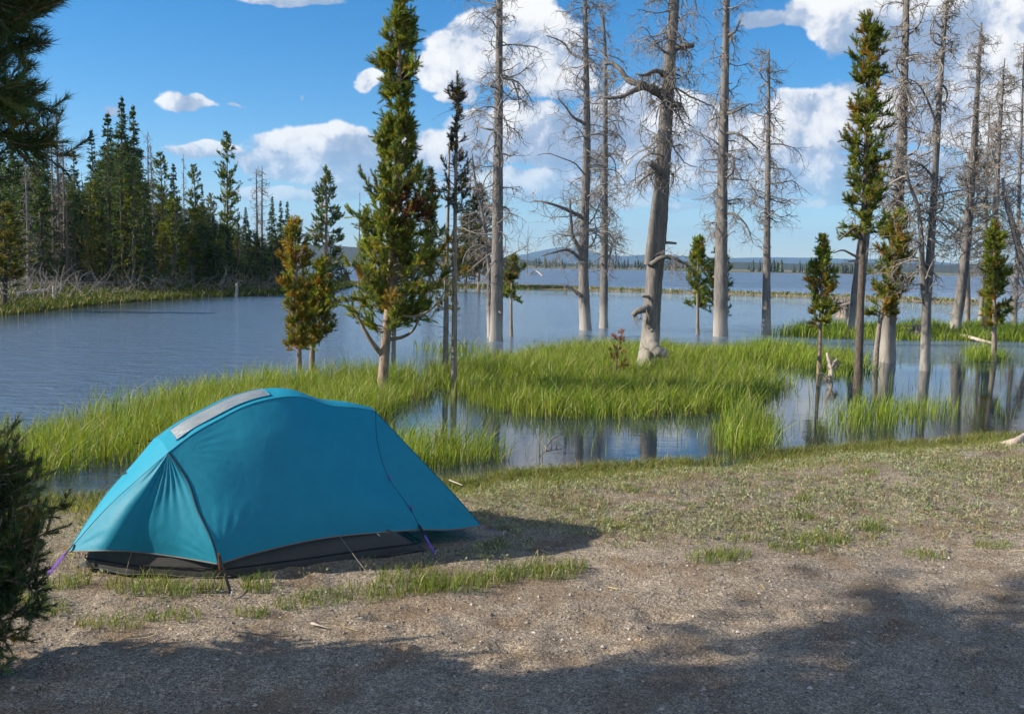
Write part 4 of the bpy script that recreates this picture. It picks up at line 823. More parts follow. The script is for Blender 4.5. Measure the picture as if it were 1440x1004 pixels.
# far shore trees
def far_trees():
    rng = np.random.default_rng(33); mb = MB()
    spots = [(x, rng.uniform(1010, 1150), 2.5+8*rng.random()**1.7+3*math.sin(x*.07)*rng.random()) for x in np.concatenate([rng.uniform(20, 190, 210), rng.uniform(-60, 20, 60), rng.uniform(-500, -160, 160), rng.uniform(190, 900, 30)])]
    spots += [(rng.uniform(205, 300), rng.uniform(860, 880), rng.uniform(6, 13)) for _ in range(46)]
    for x, y, h in spots:
        z = max(float(gz(x, y)[0]), -.25); k = 7; a = np.arange(k)*6.28/k; rad = h*rng.uniform(.10, .2)
        lv = [(0, .15), (.12, 1.), (.35, .75), (.38, .9), (.62, .5), (.65, .62), (1, .02)]
        V = np.array([[(x+rad*r*math.cos(q)*rng.uniform(.7, 1.25), y+rad*r*math.sin(q), z+h*t) for q in a] for t, r in lv]); i = np.arange(len(lv)*k).reshape(-1, k); nx = np.roll(i, -1, 1)
        mb.add(V.reshape(-1, 3), q=np.stack([i[:-1], nx[:-1], nx[1:], i[1:]], -1).reshape(-1, 4), c=np.clip(pick(rng, DARK, 1)[0], .01, .2))
    tag(mb.obj('far_treeline', M_NEEDLE, smooth=False), 'tiny far line of conifers on the opposite lake shore', 'trees', kind='stuff')
    # low wooded point the clump stands on
    m2 = MB(); u = np.linspace(-1, 1, 40); v = np.linspace(-1, 1, 9); U, V = np.meshgrid(u, v); Z = WATER-.3+1.3*np.maximum(1-U*U, 0)**.5*np.maximum(1-V*V, 0)
    i = np.arange(360).reshape(9, 40); m2.add(np.stack([(250+75*U).ravel(), (870+25*V).ravel(), Z.ravel()], 1), q=np.stack([i[:-1, :-1], i[:-1, 1:], i[1:, 1:], i[1:, :-1]], -1).reshape(-1, 4))
    m, T = new_mat('far_point_turf'); tc = T.n('ShaderNodeTexCoord').outputs['Object']; finish(T, T.mix(T.noise(tc, .2, 4), (.10, .09, .05), (.2, .17, .11)), 1., None, 0)
    tag(m2.obj('low_point', m), 'low point of land carrying the far clump of conifers', 'shore', kind='structure')
far_trees()
#=GRASS=
# ------------------------------------------------------------------ sedge in the water, turf and herbs on the shore
SEDGE = np.array([(.215, .30, .022), (.17, .265, .020), (.28, .335, .032), (.13, .215, .020), (.25, .30, .05)])
TURF = np.array([(.15, .20, .03), (.20, .22, .045), (.12, .18, .03), (.26, .23, .08)])
DRY = np.array([(.42, .33, .16), (.36, .27, .12), (.48, .40, .22)])
def blades(mb, rng, x, y, z, h, w, pal, dry=.05, lean=.35, wind=.10, base=None, var=.18):
    n = len(x); a = rng.random(n)*6.28; lx = rng.normal(0, lean, n)*h+wind*h; ly = rng.normal(0, lean, n)*h; s = np.stack([np.cos(a), np.sin(a), np.zeros(n)], 1)*(w/2)[:, None]
    r = np.stack([x, y, z], 1); m = r+np.stack([lx*.30, ly*.30, h*.58], 1); t = r+np.stack([lx, ly, h*(1-.10*rng.random(n))], 1)
    V = np.stack([r-s, r+s, m-s*.85, m+s*.85, t], 1).reshape(-1, 3); i = np.arange(n)[:, None]*5
    c = pick(rng, pal, n, var); c = np.where(rng.random((n, 1)) < dry, pick(rng, DRY, n), c); c = np.clip(c, .01, .6)
    C = np.repeat(c[:, None], 5, 1); C[:, :2] = C[:, :2]*(1-.0)+0
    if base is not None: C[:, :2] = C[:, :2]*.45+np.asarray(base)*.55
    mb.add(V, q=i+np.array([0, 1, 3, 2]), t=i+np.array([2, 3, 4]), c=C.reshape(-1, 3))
def poly_pts(rng, poly, dens, feather=.25, seed=0, clump=.5):
    P = np.array([gnd(*p)[:2] for p in poly]); lo = P.min(0); hi = P.max(0); n = int(dens*(hi-lo).prod()*1.15)
    x = rng.uniform(lo[0]-.3, hi[0]+.3, n); y = rng.uniform(lo[1]-.3, hi[1]+.3, n)
    nx = .55*(fbm(x*.9, y*.9, 71+seed, 3)-.5); ny = .9*(fbm(x*.9+9, y*.9+4, 72+seed, 3)-.5); k = inpoly(x+nx, y+ny, P)
    dd = seg_dist(x+nx, y+ny, np.concatenate([P, P[:1]]))[0]
    k &= rng.random(n) < np.clip(.10+dd/max(feather, .01), 0, 1)
    k &= rng.random(n) < np.clip(1-clump+clump*2*fbm(x*2.2, y*2.2, 73+seed, 3), .1, 1)
    return x[k], y[k]
def sedge(label, poly, dens, h, w, seed, feather=.3, clump=.5, dry=.03, lean=.22, pal=SEDGE, name='sedge'):
    rng = np.random.default_rng(seed); x, y = poly_pts(rng, poly, dens, feather, seed % 7, clump); n = len(x); mb = MB()
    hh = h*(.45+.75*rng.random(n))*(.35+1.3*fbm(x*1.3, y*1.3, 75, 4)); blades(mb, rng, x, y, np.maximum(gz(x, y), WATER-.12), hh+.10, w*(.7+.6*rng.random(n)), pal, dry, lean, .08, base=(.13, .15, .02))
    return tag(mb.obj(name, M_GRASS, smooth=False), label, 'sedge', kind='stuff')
sedge('bright green sedge bed along the water left of and behind the tent', [(-90, 690), (0, 688), (60, 682), (130, 668), (240, 650), (360, 640), (470, 625), (545, 595), (590, 566), (612, 548), (590, 531), (500, 533), (430, 534), (340, 543), (240, 557), (150, 586), (60, 606), (-90, 628)], 640, .44, .0095, 201, .4, .5, .11, .34)
sedge('tall sedge bank right of the tent', [(530, 666), (640, 664), (720, 656), (724, 640), (700, 630), (610, 627), (540, 615)], 1050, .38, .0085, 202, .25, .4, .05, .28)
sedge('thick sedge island around the leaning dead tree', [(600, 522), (622, 560), (690, 585), (800, 592), (900, 594), (1000, 586), (1060, 572), (1100, 558), (1112, 540), (1070, 522), (1010, 506), (960, 492), (860, 485), (780, 491), (700, 504), (640, 512)], 480, .37, .012, 203, .6, .65, .12, .34)
sedge('sedge strip reaching right from the island', [(930, 496), (1060, 487), (1150, 491), (1228, 508), (1240, 530), (1190, 532), (1120, 520), (1000, 512)], 300, .36, .016, 204, .6, .6)
sedge('round sedge clump in the pool below the leaning tree', [(985, 628), (1010, 640), (1060, 640), (1098, 624), (1105, 600), (1080, 588), (1030, 586), (995, 596)], 800, .38, .009, 205, .3, .45, .05, .26)
sedge('far sedge strip under the right-hand dead trees', [(1085, 474), (1160, 478), (1300, 480), (1440, 482), (1560, 484), (1560, 466), (1300, 462), (1110, 464)], 190, .46, .024, 206, .8, .4)
sedge('thin sedge patch in the pool right of centre', [(1130, 604), (1180, 612), (1260, 606), (1350, 594), (1362, 572), (1300, 566), (1220, 566), (1160, 580)], 300, .36, .009, 207, .5, .85, lean=.15)
sedge('small sedge tuft under the rightmost pine', [(1345, 508), (1385, 514), (1418, 508), (1415, 495), (1355, 494)], 330, .36, .014, 208, .3, .4)
sedge('low sedge fringe at the lake edge left of the dead trunk', [(580, 500), (640, 502), (690, 500), (700, 492), (640, 488), (585, 490)], 110, .36, .018, 209, .8, .6)
sedge('scattered reeds standing in the near pool', [(725, 652), (790, 655), (990, 640), (1140, 625), (1440, 600), (1440, 545), (1240, 540), (1100, 570), (980, 596), (800, 600), (725, 615)], 11, .40, .007, 210, .3, .9, lean=.12)
sedge('sparse reeds near the pale-stemmed pine', [(600, 570), (690, 590), (700, 520), (640, 505), (600, 515)], 60, .45, .010, 211, .3, .7, lean=.12)
sedge('reeds in the shallow pool beyond the right sedge patch', [(1110, 560), (1240, 560), (1440, 560), (1440, 500), (1240, 505), (1130, 520)], 5, .38, .010, 212, .3, .9, lean=.12)
def far_turf():
    rng = np.random.default_rng(213); n = 60000; Y = rng.uniform(34, 104, n); X = np.interp(Y, FX[:, 0], FX[:, 1])+1.-rng.random(n)**1.3*9; k = gz(X, Y) > WATER-.12; X, Y = X[k], Y[k]
    mb = MB(); blades(mb, rng, X, Y, gz(X, Y), rng.uniform(.12, .42, len(X)), np.full(len(X), .045), SEDGE*.32, .08, .3)  # bank blades coloured darker to stand in for the wood's shade
    m = 16000; X = rng.uniform(-18, 34, m); yb = np.interp(X, BAR[:, 0], BAR[:, 1]); Y = yb+rng.normal(0, 1.5, m)*np.where(X < 2, 2.2, .8); k = (gz(X, Y) > WATER-.10) & (rng.random(m) < np.where(X < 5, 1, .40)); X, Y = X[k], Y[k]
    blades(mb, rng, X, Y, gz(X, Y), rng.uniform(.08, .32, len(X)), np.full(len(X), .07), TURF*.8, .25, .3)
    tag(mb.obj('far_bank_grass', M_GRASS, smooth=False), 'low green grass along the far bank and gravel bar', 'grass', kind='stuff')
far_turf()
TUFTS = [(95, 822, .10, .09), (200, 828, .14, .10), (238, 834, .10, .09), (298, 832, .06, .10), (362, 832, .07, .10), (158, 880, .13, .06), (245, 872, .10, .05), (352, 866, .07, .05), (420, 850, .10, .05),
         (455, 842, .12, .05), (520, 834, .14, .06), (560, 828, .14, .08), (600, 826, .14, .08), (640, 824, .16, .09), (675, 816, .12, .07), (705, 812, .10, .06), (735, 806, .12, .08), (772, 806, .14, .09), (795, 800, .10, .07), (580, 812, .16, .07),
         (1000, 792, .13, .07), (1025, 784, .12, .06), (1110, 772, .12, .05), (1140, 760, .15, .07), (1165, 756, .12, .07), (1226, 744, .08, .09), (1128, 705, .07, .08), (1125, 728, .08, .06), (890, 690, .10, .06), (860, 742, .07, .06), (1300, 778, .12, .05), (1395, 770, .10, .05),
         (30, 845, .10, .07), (65, 860, .10, .05), (970, 650, .14, .06), (770, 680, .10, .06), (1210, 668, .12, .06), (1330, 660, .14, .06), (690, 770, .08, .05), (300, 812, .05, .08), (1045, 760, .10, .04)]
def veg_line(x): return np.interp(x, [-3, -.8, .5, 2, 3.5, 6, 9], [5.0, 5.35, 5.85, 6.3, 6.9, 7.9, 9.2])      # where the bare gravel begins
TA = np.array([(-2.55, 5.85), (-1.66, 5.60), (-.5, 6.3), (.0, 6.75), (-.75, 7.9), (-2.3, 7.2)])
def shore_plants():
    rng = np.random.default_rng(220); tf = MB()
    n = 95000; x = rng.uniform(-6, 9, n); d = np.abs(rng.normal(0, .75, n))-.2; y = shore_y(x)-d; k = (d > -.25) & (rng.random(n) < np.clip(.15+1.6*(fbm(x*1.6, y*1.6, 81, 3)-.25), 0, 1)); x, y, d = x[k], y[k], d[k]
    blades(tf, rng, x, y, surf(x, y), rng.uniform(.025, .085, len(x))*(1+.8*np.exp(-(d/.2)**2)), np.full(len(x), .0055), TURF, .12, .55, .05)
    n = 90000; x = rng.uniform(-3.2, 8.5, n); y = rng.uniform(4.9, 12, n); d = shore_y(x)-y; f = sstep(-.25, 1.1, y-veg_line(x))*sstep(.0, .4, d)
    k = (rng.random(n) < f*np.clip(3.2*(fbm(x*2.1, y*2.1, 82, 3)-.40), 0.03, 1)) & ~inpoly(x, y, TA); x, y = x[k], y[k]
    blades(tf, rng, x, y, surf(x, y), rng.uniform(.015, .06, len(x)), np.full(len(x), .0042), TURF, .38, .75, .05)
    for px_, py_, r, h in TUFTS:
        c = gnd(px_, py_, 0.); m = int(5200*r*r+60); a = rng.random(m)*6.28; q = r*np.sqrt(rng.random(m)); x = c[0]+q*np.cos(a)*1.4; y = c[1]+q*np.sin(a)
        blades(tf, rng, x, y, surf(x, y), h*(.5+.7*rng.random(m)), np.full(m, .0045), TURF*np.array([.9, 1.05, .8]), .10, .45, .08)
    tag(tf.obj('shore_grass', M_GRASS, smooth=False), 'yellow-green turf and grass tufts on the sandy shore', 'grass', kind='stuff')
    # grey-green herbs
    hb = MB(); n = 52000; x = rng.uniform(-3.2, 9, n); y = rng.uniform(4.9, 13, n); d = shore_y(x)-y
    f = sstep(-.25, 1.0, y-veg_line(x))*sstep(.1, .8, d)*np.clip(4.2*(fbm(x*1.25, y*1.25, 84, 3)-.33), 0.03, 1.)*np.where(x < -.2, .55, 1.)
    k = (rng.random(n) < f*.85) & ~inpoly(x, y, TA); x, y = x[k], y[k]; z = surf(x, y); m = len(x); L = 16
    a = rng.random((m, L))*6.28; e = rng.uniform(.25, 1.35, (m, L)); ln = rng.uniform(.009, .025, (m, L)); sz = rng.uniform(.4, 1.25, (m, 1)); ln = ln*sz
    st = np.stack([x, y, z], 1)[:, None]+np.stack([np.cos(a)*.018*sz, np.sin(a)*.018*sz, rng.uniform(.0, .030, (m, L))*sz], -1)
    dr = np.stack([np.cos(a)*np.cos(e), np.sin(a)*np.cos(e), np.sin(e)], -1); sd = nrm(np.cross(dr, rng.normal(0, 1, (m, L, 3))))*(ln*.24)[..., None]
    V = np.stack([st, st+dr*(ln*.55)[..., None]+sd, st+dr*ln[..., None], st+dr*(ln*.55)[..., None]-sd], 2).reshape(-1, 3)
    hc = np.array([(.29, .31, .19), (.34, .345, .23), (.24, .275, .14), (.35, .29, .18), (.27, .29, .13)])
    c = np.clip(pick(rng, hc, m, .15), .02, .6); hb.add(V, q=np.arange(m*L*4).reshape(-1, 4), c=np.repeat(c, L*4, 0))
    tag(hb.obj('grey_green_herbs', M_HERB, smooth=False), 'low grey-green herbs scattered over the sandy shore', 'ground cover', kind='stuff')
shore_plants()
def litter():
    rng = np.random.default_rng(230); mb = MB(); n = 26000; x = rng.uniform(-3, 6, n); y = 3.4+6.1*rng.random(n)**1.6; k = rng.random(n) < np.where(y < veg_line(x)+.3, 1, .22); x, y = x[k], y[k]; n = len(x)
    s = .0025+.0110*rng.random(n)**4.0; z = surf(x, y)+s*.2
    o = np.array([(1, 0, 0), (0, 1, 0), (-1, 0, 0), (0, -1, 0), (0, 0, .75), (0, 0, -.6), (.62, .62, .3), (-.6, .6, .34), (-.6, -.64, .3), (.6, -.6, .28)])[:6]
    a = rng.random(n)*6.28; R = np.stack([np.stack([np.cos(a), -np.sin(a), 0*a], 1), np.stack([np.sin(a), np.cos(a), 0*a], 1), np.stack([0*a, 0*a, 0*a+1], 1)], 1)
    sh = o[None]*(s[:, None]*rng.uniform(.6, 1.4, (n, 3)))[:, None]*rng.uniform(.75, 1.2, (n, 6, 1)); V = np.einsum('nij,nkj->nki', R, sh)+np.stack([x, y, z], 1)[:, None]
    t = np.array([(0, 1, 4), (1, 2, 4), (2, 3, 4), (3, 0, 4), (1, 0, 5), (2, 1, 5), (3, 2, 5), (0, 3, 5)]); c = np.clip(pick(rng, np.array([(.30, .26, .22), (.22, .19, .17), (.42, .38, .33), (.16, .14, .13), (.34, .27, .2)]), n, .2), .03, .7)
    mb.add(V.reshape(-1, 3), t=(np.arange(n)[:, None, None]*6+t).reshape(-1, 3), c=np.repeat(c, 6, 0))
    m, T = new_mat('pebble_stone'); finish(T, attr_col(T), .9, None, .2); tag(mb.obj('gravel', m, smooth=False), 'loose small gravel strewn over the near ground', 'gravel', kind='stuff')
    st = MB(); n = 750; x = rng.uniform(-3, 8, n); y = rng.uniform(4.2, 11.5, n); k = (y < shore_y(x)-.2) & ~inpoly(x, y, TA) & ((y > veg_line(x)-.5) | (rng.random(n) < .25)); x, y = x[k], y[k]; n = len(x); a = rng.random(n)*6.28
    tubes(st, walk(rng, np.stack([x, y, surf(x, y)+.006], 1), np.stack([np.cos(a), np.sin(a), rng.normal(.02, .08, n)], 1), rng.uniform(.03, .16, n), 4, .12, np.array([0, 0, -.02])), rng.uniform(.0012, .003, n)[:, None]*np.ones((1, 4)), 3, c=np.clip(pick(rng, DRY, n), .05, .6))
    m2, T = new_mat('dry_straw'); finish(T, attr_col(T), .8, None, .2); tag(st.obj('dry_litter', m2), 'dry straw and twig litter on the sandy ground', 'litter', kind='stuff')
litter()
#=TENT=
# ------------------------------------------------------------------ tent
def build_tent():
    O = gnd(312, 820, 0.); e1 = np.array([.87, .49, 0]); e1 /= np.linalg.norm(e1); e2 = np.array([-e1[1], e1[0], 0]); z0 = float(surf(*O[:2])[0])
    def onb(px, py, b):                                   # local point on the lengthwise plane b
        d = ray(px, py); t = (b-(CAM-O)@e2)/(d@e2); q = CAM+d*t-O; return np.array([q@e1, q@e2, q[2]])
    def ong(px, py, z):
        q = gnd(px, py, z)-O; return np.array([q@e1, q@e2, q[2]])
    W = lambda p: np.asarray(p)[..., 0:1]*e1+np.asarray(p)[..., 1:2]*e2+np.asarray(p)[..., 2:3]*np.array([0, 0, 1.])   # local -> offsets from O
    MID = .65
    mir = lambda c: np.stack([c[:, 0], 2*MID-c[:, 1], c[:, 2]], 1)
    A = ong(95, 778, .10); B = ong(308, 796, .10); K = ong(185, 778, .135); P1 = onb(237, 639, .40); HUB = onb(528, 581, .55); R2 = onb(592, 747, .13); R = ong(677, 741, .09)
    pole = [P1, onb(264, 679, .28), onb(278, 719, .18), onb(298, 762, .06), B]
    near = [P1, onb(270, 614, .41), onb(307, 593, .42), onb(345, 574, .425), onb(385, 563, .43), onb(423, 561, .44), onb(463, 573, .47), onb(500, 576, .51), HUB]
    seam = [HUB, onb(531, 626, .40), onb(546, 673, .28), onb(575, 715, .18), R2]
    hem = [B, onb(345, 784, .012), onb(400, 770, .028), onb(438, 762, .04), onb(478, 756, .06), onb(534, 751, .09), R2]
    hemR = [R2, onb(635, 747, .14), R]; sil = [HUB, onb(560, 615, .44), onb(600, 657, .32), onb(639, 698, .23), R]
    crease = [A, onb(150, 717, .54), onb(200, 671, .47), P1]; hemA = [A, onb(140, 777, .42), K, ong(250, 786, .11), B]
    rng = np.random.default_rng(5)
    mf, T = new_mat('teal_nylon'); tc = T.n('ShaderNodeTexCoord').outputs['Object']; a = attr_col(T)
    wv = T.noise(tc, 9, 4, .55); fine = T.noise(tc, 420, 1, .5); weave = T.ramp(fine, [(.3, (.90, .90, .90)), (.7, (1.06, 1.06, 1.06))])
    col = T.mix(1., T.mix(1., a, weave, 'MULTIPLY'), T.ramp(wv, [(.3, (.93, .94, .95)), (.7, (1.05, 1.04, 1.03))]), 'MULTIPLY')
    finish(T, col, .55, T.bump(T.m('ADD', T.m('MULTIPLY', wv, 1.), T.m('MULTIPLY', fine, .03)), .25, .02), .28, trans=.28, tcol=T.mix(1., a, (.8, 1.05, 1.1), 'MULTIPLY'))
    TEAL = np.array((.018, .305, .455)); 
    def plain(name, c, rough=.6, spec=.3):
        m, T = new_mat(name); tc = T.n('ShaderNodeTexCoord').outputs['Object']; n = T.noise(tc, 60, 3, .6); n2 = T.noise(tc, 6, 3, .6)
        finish(T, T.mix(1., T.mix(n, tuple(.78*x for x in c), tuple(min(1.15*x, 1) for x in c)), T.ramp(n2, [(.3, (.85,)*3), (.7, (1.05,)*3)]), 'MULTIPLY'), rough, T.bump(T.m('ADD', n, n2), .3, .004), spec); return m
    m_tub = plain('grey_tub_fabric', (.065, .062, .06), .6); m_dark = plain('black_webbing', (.015, .015, .018), .6); m_purple = plain('purple_webbing', (.21, .09, .42), .5, .4); m_pipe = plain('grey_piping', (.22, .19, .17)); m_metal = plain('stake_metal', (.5, .5, .52), .35, .6)
    root = empty('tent', (O[0], O[1], z0), 'teal dome tent pitched on the sandy shore with purple stake straps', 'tent')
    off = np.array([0, 0, 0])
    def coons(bot, top, lef, rig, nu, nv):
        b_, t_ = spline(bot, nu), spline(top, nu); l_, r_ = spline(lef, nv), spline(rig, nv); u = np.linspace(0, 1, nu)[None, :, None]; v = np.linspace(0, 1, nv)[:, None, None]
        return (1-v)*b_[None]+v*t_[None]+(1-u)*l_[:, None]+u*r_[:, None]-((1-u)*(1-v)*b_[0]+u*(1-v)*b_[-1]+(1-u)*v*t_[0]+u*v*t_[-1])
    def panel(name, G, bulge=0., wr=(), c=TEAL, mat=mf, label=None, parent=root, th=.0012):
        nv, nu, _ = G.shape; u = np.linspace(0, 1, nu)[None, :]; v = np.linspace(0, 1, nv)[:, None]
        N = nrm(np.cross(np.gradient(G, axis=1), np.gradient(G, axis=0))); N = np.where(np.isfinite(N), N, 0)
        cen = np.array([.6, MID, .3]); N = N*np.where(((G-cen)*N).sum(-1, keepdims=True) < 0, -1, 1)
        disp = bulge*4*u*(1-u)*4*v*(1-v)*.5
        disp = disp+.0035*(fbm(G[..., 0]*5, G[..., 2]*5+G[..., 1]*5, 90, 3)-.5)*np.minimum(1, 8*u*(1-u))*np.minimum(1, 8*v*(1-v))
        for (pt, amp, k, reach, ph, d0) in wr:            # tension folds fanning out from a point
            dv = G-np.asarray(pt); r = np.linalg.norm(dv, axis=-1); ax = nrm(np.asarray(d0)); pl = nrm(np.cross(ax, N)); ang = np.arctan2((dv*pl).sum(-1), (dv*ax).sum(-1))
            disp = disp+amp*np.sin(ang*k+ph+1.2*np.sin(ang*3.1+ph))*(r/reach)*np.exp(-(r/reach)**2)*1.6*np.minimum(1, 14*v*(1-v))*np.minimum(1, 14*u*(1-u))
        G = G+N*disp[..., None]; i = np.arange(nu*nv).reshape(nv, nu); q = np.stack([i[:-1, :-1], i[:-1, 1:], i[1:, 1:], i[1:, :-1]], -1).reshape(-1, 4)
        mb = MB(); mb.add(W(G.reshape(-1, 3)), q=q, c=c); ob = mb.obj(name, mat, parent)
        if label: ob['label'] = label
        return G
    arr = lambda p: [np.asarray(x) for x in p]
    M = lambda p: [np.array([x[0], 2*MID-x[1], x[2]]) for x in arr(p)]
    rev = lambda p: list(p)[::-1]
    # near and far sides are mirror images
    for f in (lambda p: arr(p), M):
        wrS = [(f([P1])[0], .0035, 30, .22, .4, f([onb(420, 640, .3)])[0]-f([P1])[0]), (f([B])[0], .0035, 26, .22, 1.1, f([onb(380, 700, .2)])[0]-f([B])[0]), (f([R2])[0], .005, 22, .2, .2, f([onb(520, 690, .2)])[0]-f([R2])[0])]
        panel('side_panel', coons(f(hem), f(near), f(rev(pole)), f(rev(seam)), 90, 60), .075, wrS)
        wrF = [(f([P1])[0], .006, 34, .22, .3, f([K])[0]-f([P1])[0]), (f([B])[0], .005, 28, .2, 2., f([P1])[0]*.4+f([A])[0]*.6-f([B])[0]), (f([A])[0], .004, 20, .2, 0, f([P1])[0]-f([A])[0])]
        panel('front_panel', coons(f(hemA), f([P1, P1+1e-4, P1+2e-4]), f(crease), f(rev(pole)), 60, 50), .02, wrF)
        panel('end_panel', coons(f(hemR), f([HUB, HUB+1e-4, HUB+2e-4]), f(rev(seam)), f(rev(sil)), 36, 50), .0, [(f([R])[0], .006, 22, .25, .5, f([HUB])[0]-f([R])[0])])
    nearA = arr(near); farA = M(near)
    u_ = 61; n_ = spline(nearA, u_); f_ = spline(farA, u_); v = np.linspace(0, 1, 25)[:, None, None]; G = n_[None]*(1-v)+f_[None]*v
    G[..., 2] += .035*(4*v*(1-v))[..., 0]*(1-.5*np.linspace(0, 1, u_))[None]
    panel('roof_panel', G, 0., [(P1, .006, 18, .2, .2, HUB-P1)], c=TEAL*1.15)  # same nylon as the sides, sunlit tone put into its colour
    cr = arr(crease); crM = M(crease); n_ = spline(cr, 40); f_ = spline(crM, 40); v = np.linspace(0, 1, 15)[:, None, None]; G2 = n_[None]*(1-v)+f_[None]*v; G2 = G2.transpose(1, 0, 2); vv = np.linspace(0, 1, 15)[None]; G2[..., 2] += .035*4*vv*(1-vv)*(np.linspace(0, 1, 40)**2)[:, None]
    panel('door_panel', G2, .012, [(A, .004, 14, .3, .1, P1-A)], c=TEAL*1.25)  # full sun on this panel painted in as a lighter teal
    si = arr(sil); siM = M(sil); n_ = spline(si, 40); f_ = spline(siM, 40); v = np.linspace(0, 1, 15)[:, None, None]; G3 = (n_[None]*(1-v)+f_[None]*v).transpose(1, 0, 2); G3[..., 2] += .0175*4*vv*(1-vv)*(np.linspace(1, 0, 40)**2)[:, None]; panel('rear_panel', G3, -.02)
    # clear window strip lying on the roof, with its border
    wi = np.linspace(.05, .48, 30); vi = np.linspace(.10, .58, 9); uu = np.linspace(0, 1, u_)
    def roof(u, v):
        p = np.array([np.interp(u, uu, spline(nearA, u_)[:, k]) for k in range(3)])*(1-v)+np.array([np.interp(u, uu, spline(farA, u_)[:, k]) for k in range(3)])*v
        p[2] += .035*4*v*(1-v)*(1-.5*u); return p
    GW = np.array([[roof(u, v) for u in wi] for v in vi]); Nw = np.array([-.25, 0, 1.]); Nw /= np.linalg.norm(Nw)
    mw, T = new_mat('window_film'); tc = T.n('ShaderNodeTexCoord').outputs['Object']; nn_ = T.noise(T.mapping(tc, (3, 14, 3)), 4, 4, .6)
    finish(T, T.mix(nn_, (.12, .17, .19), (.36, .36, .36)), .28, T.bump(nn_, .6, .03), .6)
    wrw = .006*np.sin(np.linspace(0, 9, 30))[None, :, None]*np.sin(np.linspace(0, math.pi, 9))[:, None, None]
    GW2 = GW+Nw*(.007+np.abs(wrw)); i = np.arange(270).reshape(9, 30); mb = MB(); mb.add(W(GW2.reshape(-1, 3)), q=np.stack([i[:-1, :-1], i[:-1, 1:], i[1:, 1:], i[1:, :-1]], -1).reshape(-1, 4)); wo = mb.obj('window', mw, root); wo['label'] = 'clear crinkled film window in the tent roof'
    bd = np.concatenate([GW[0], GW[1:, -1], GW[-1, ::-1][1:], GW[::-1, 0][1:]])+Nw*.007; mb = MB(); tubes(mb, W(bd), np.full(len(bd), .004), 5); mb.obj('window_border', plain('teal_binding', (.02, .26, .38)), wo)
    # grey inner body below the fly
    fp = [ong(122, 800, 0), ong(185, 812, 0)+[0, .03, 0], np.array([.04, .045, 0]), np.array([.5, .05, 0]), np.array([.95, .07, 0]), ong(598, 780, 0)+[0, .05, 0]]; fp += M(rev(fp)); fp = np.array(fp); cen = fp.mean(0)
    lv = [(.0, 1.), (.012, 1.008), (.05, .995), (.10, .975), (.16, .94), (.21, .90), (.24, .86)]; k = 96; ring = []
    cl = np.concatenate([fp, fp[:1]]); ln = np.concatenate([[0], np.cumsum(np.linalg.norm(np.diff(cl, axis=0), axis=1))]); ss = np.linspace(0, ln[-1], k, endpoint=False); base = np.stack([np.interp(ss, ln, cl[:, j]) for j in range(3)], 1)
    for z, s in lv:
        p = cen+(base-cen)*s; p[:, 2] = z+.006*np.sin(np.arange(k)*1.7+z*30)*(z > .01); p[:, 0] -= .85*z*sstep(.75, 1.25, p[:, 0]); p += rng.normal(0, .0015, p.shape); ring.append(p)
    V = np.array(ring); i = np.arange(len(lv)*k).reshape(-1, k); nx = np.roll(i, -1, 1); mb = MB(); mb.add(W(V.reshape(-1, 3)), q=np.stack([i[:-1], nx[:-1], nx[1:], i[1:]], -1).reshape(-1, 4)); tb = mb.obj('inner_body', m_tub, root); tb['label'] = 'dark grey bathtub floor showing below the teal fly'
    mb = MB(); p = cen+(base-cen)*1.004; p[:, 2] = .055; tubes(mb, W(np.concatenate([p, p[:1]])), np.full(k+1, .004), 4); mb.obj('floor_seam', m_dark, tb)
    # piping along hem, poles under seams
    def line(name, pts, r, mat, n=50, parent=root, kk=6):
        mb = MB(); tubes(mb, W(spline(arr(pts), n)), np.full(n, r), kk, cap=True); return mb.obj(name, mat, parent)
    for f in (arr, M):
        for h in (hem, hemR, hemA): line('hem_piping', f(h), .0045, m_pipe)
        line('pole_sleeve', f(pole), .0075, plain('dark_seam', (.012, .06, .09))); line('pole_sleeve', f(seam), .003, plain('dark_seam', (.012, .10, .15)))
        line('seam', f(crease), .003, plain('teal_seam', (.02, .22, .32))); line('seam', f(near), .0035, plain('teal_seam', (.02, .2, .3)))
    line('seam', sil, .003, plain('teal_seam', (.012, .1, .15)))
    # stake straps
    def strap(p, q, mat, w=.014, parent=root, sag=.0):
        p, q = W(np.asarray(p))[0] if np.ndim(W(np.asarray(p))) > 1 else W(np.asarray(p)), W(np.asarray(q)); d = nrm(q-p); s = nrm(np.cross(d, [0, 0, 1.]))*w/2; nrm_ = np.cross(s, d); nrm_ = nrm_/np.linalg.norm(nrm_)*.0015; n = 8; t = np.linspace(0, 1, n)[:, None]; c = p+(q-p)*t; c[:, 2] -= sag*4*(t*(1-t))[:, 0]
        V = np.stack([c-s-nrm_, c+s-nrm_, c+s+nrm_, c-s+nrm_], 1).reshape(-1, 3); i = np.arange(n*4).reshape(n, 4); nx = np.roll(i, -1, 1); mb = MB(); mb.add(V, q=np.concatenate([np.stack([i[:-1], nx[:-1], nx[1:], i[1:]], -1).reshape(-1, 4), i[:1], i[-1:]])); return mb.obj('strap', mat, parent, smooth=False)
    def stake(p, tilt):
        p = np.asarray(p); a = p+np.array([0, 0, -.10])-np.asarray(tilt)*.10; b = p+np.array([0, 0, .035])+np.asarray(tilt)*.035; mb = MB(); tubes(mb, W(np.array([a, p, b, b+np.array([.014, 0, .004]), b+np.array([.018, 0, -.012])])), np.full(5, .0035), 6, cap=True); return mb.obj('stake', m_metal, root)
    SA = ong(65, 813, 0); strap(A, SA+[.01, -.015, .012], m_purple); strap(A+[.0, .02, 0], SA+[.01, .015, .012], m_purple, .012); stake(SA, (-.4, 0, 0))
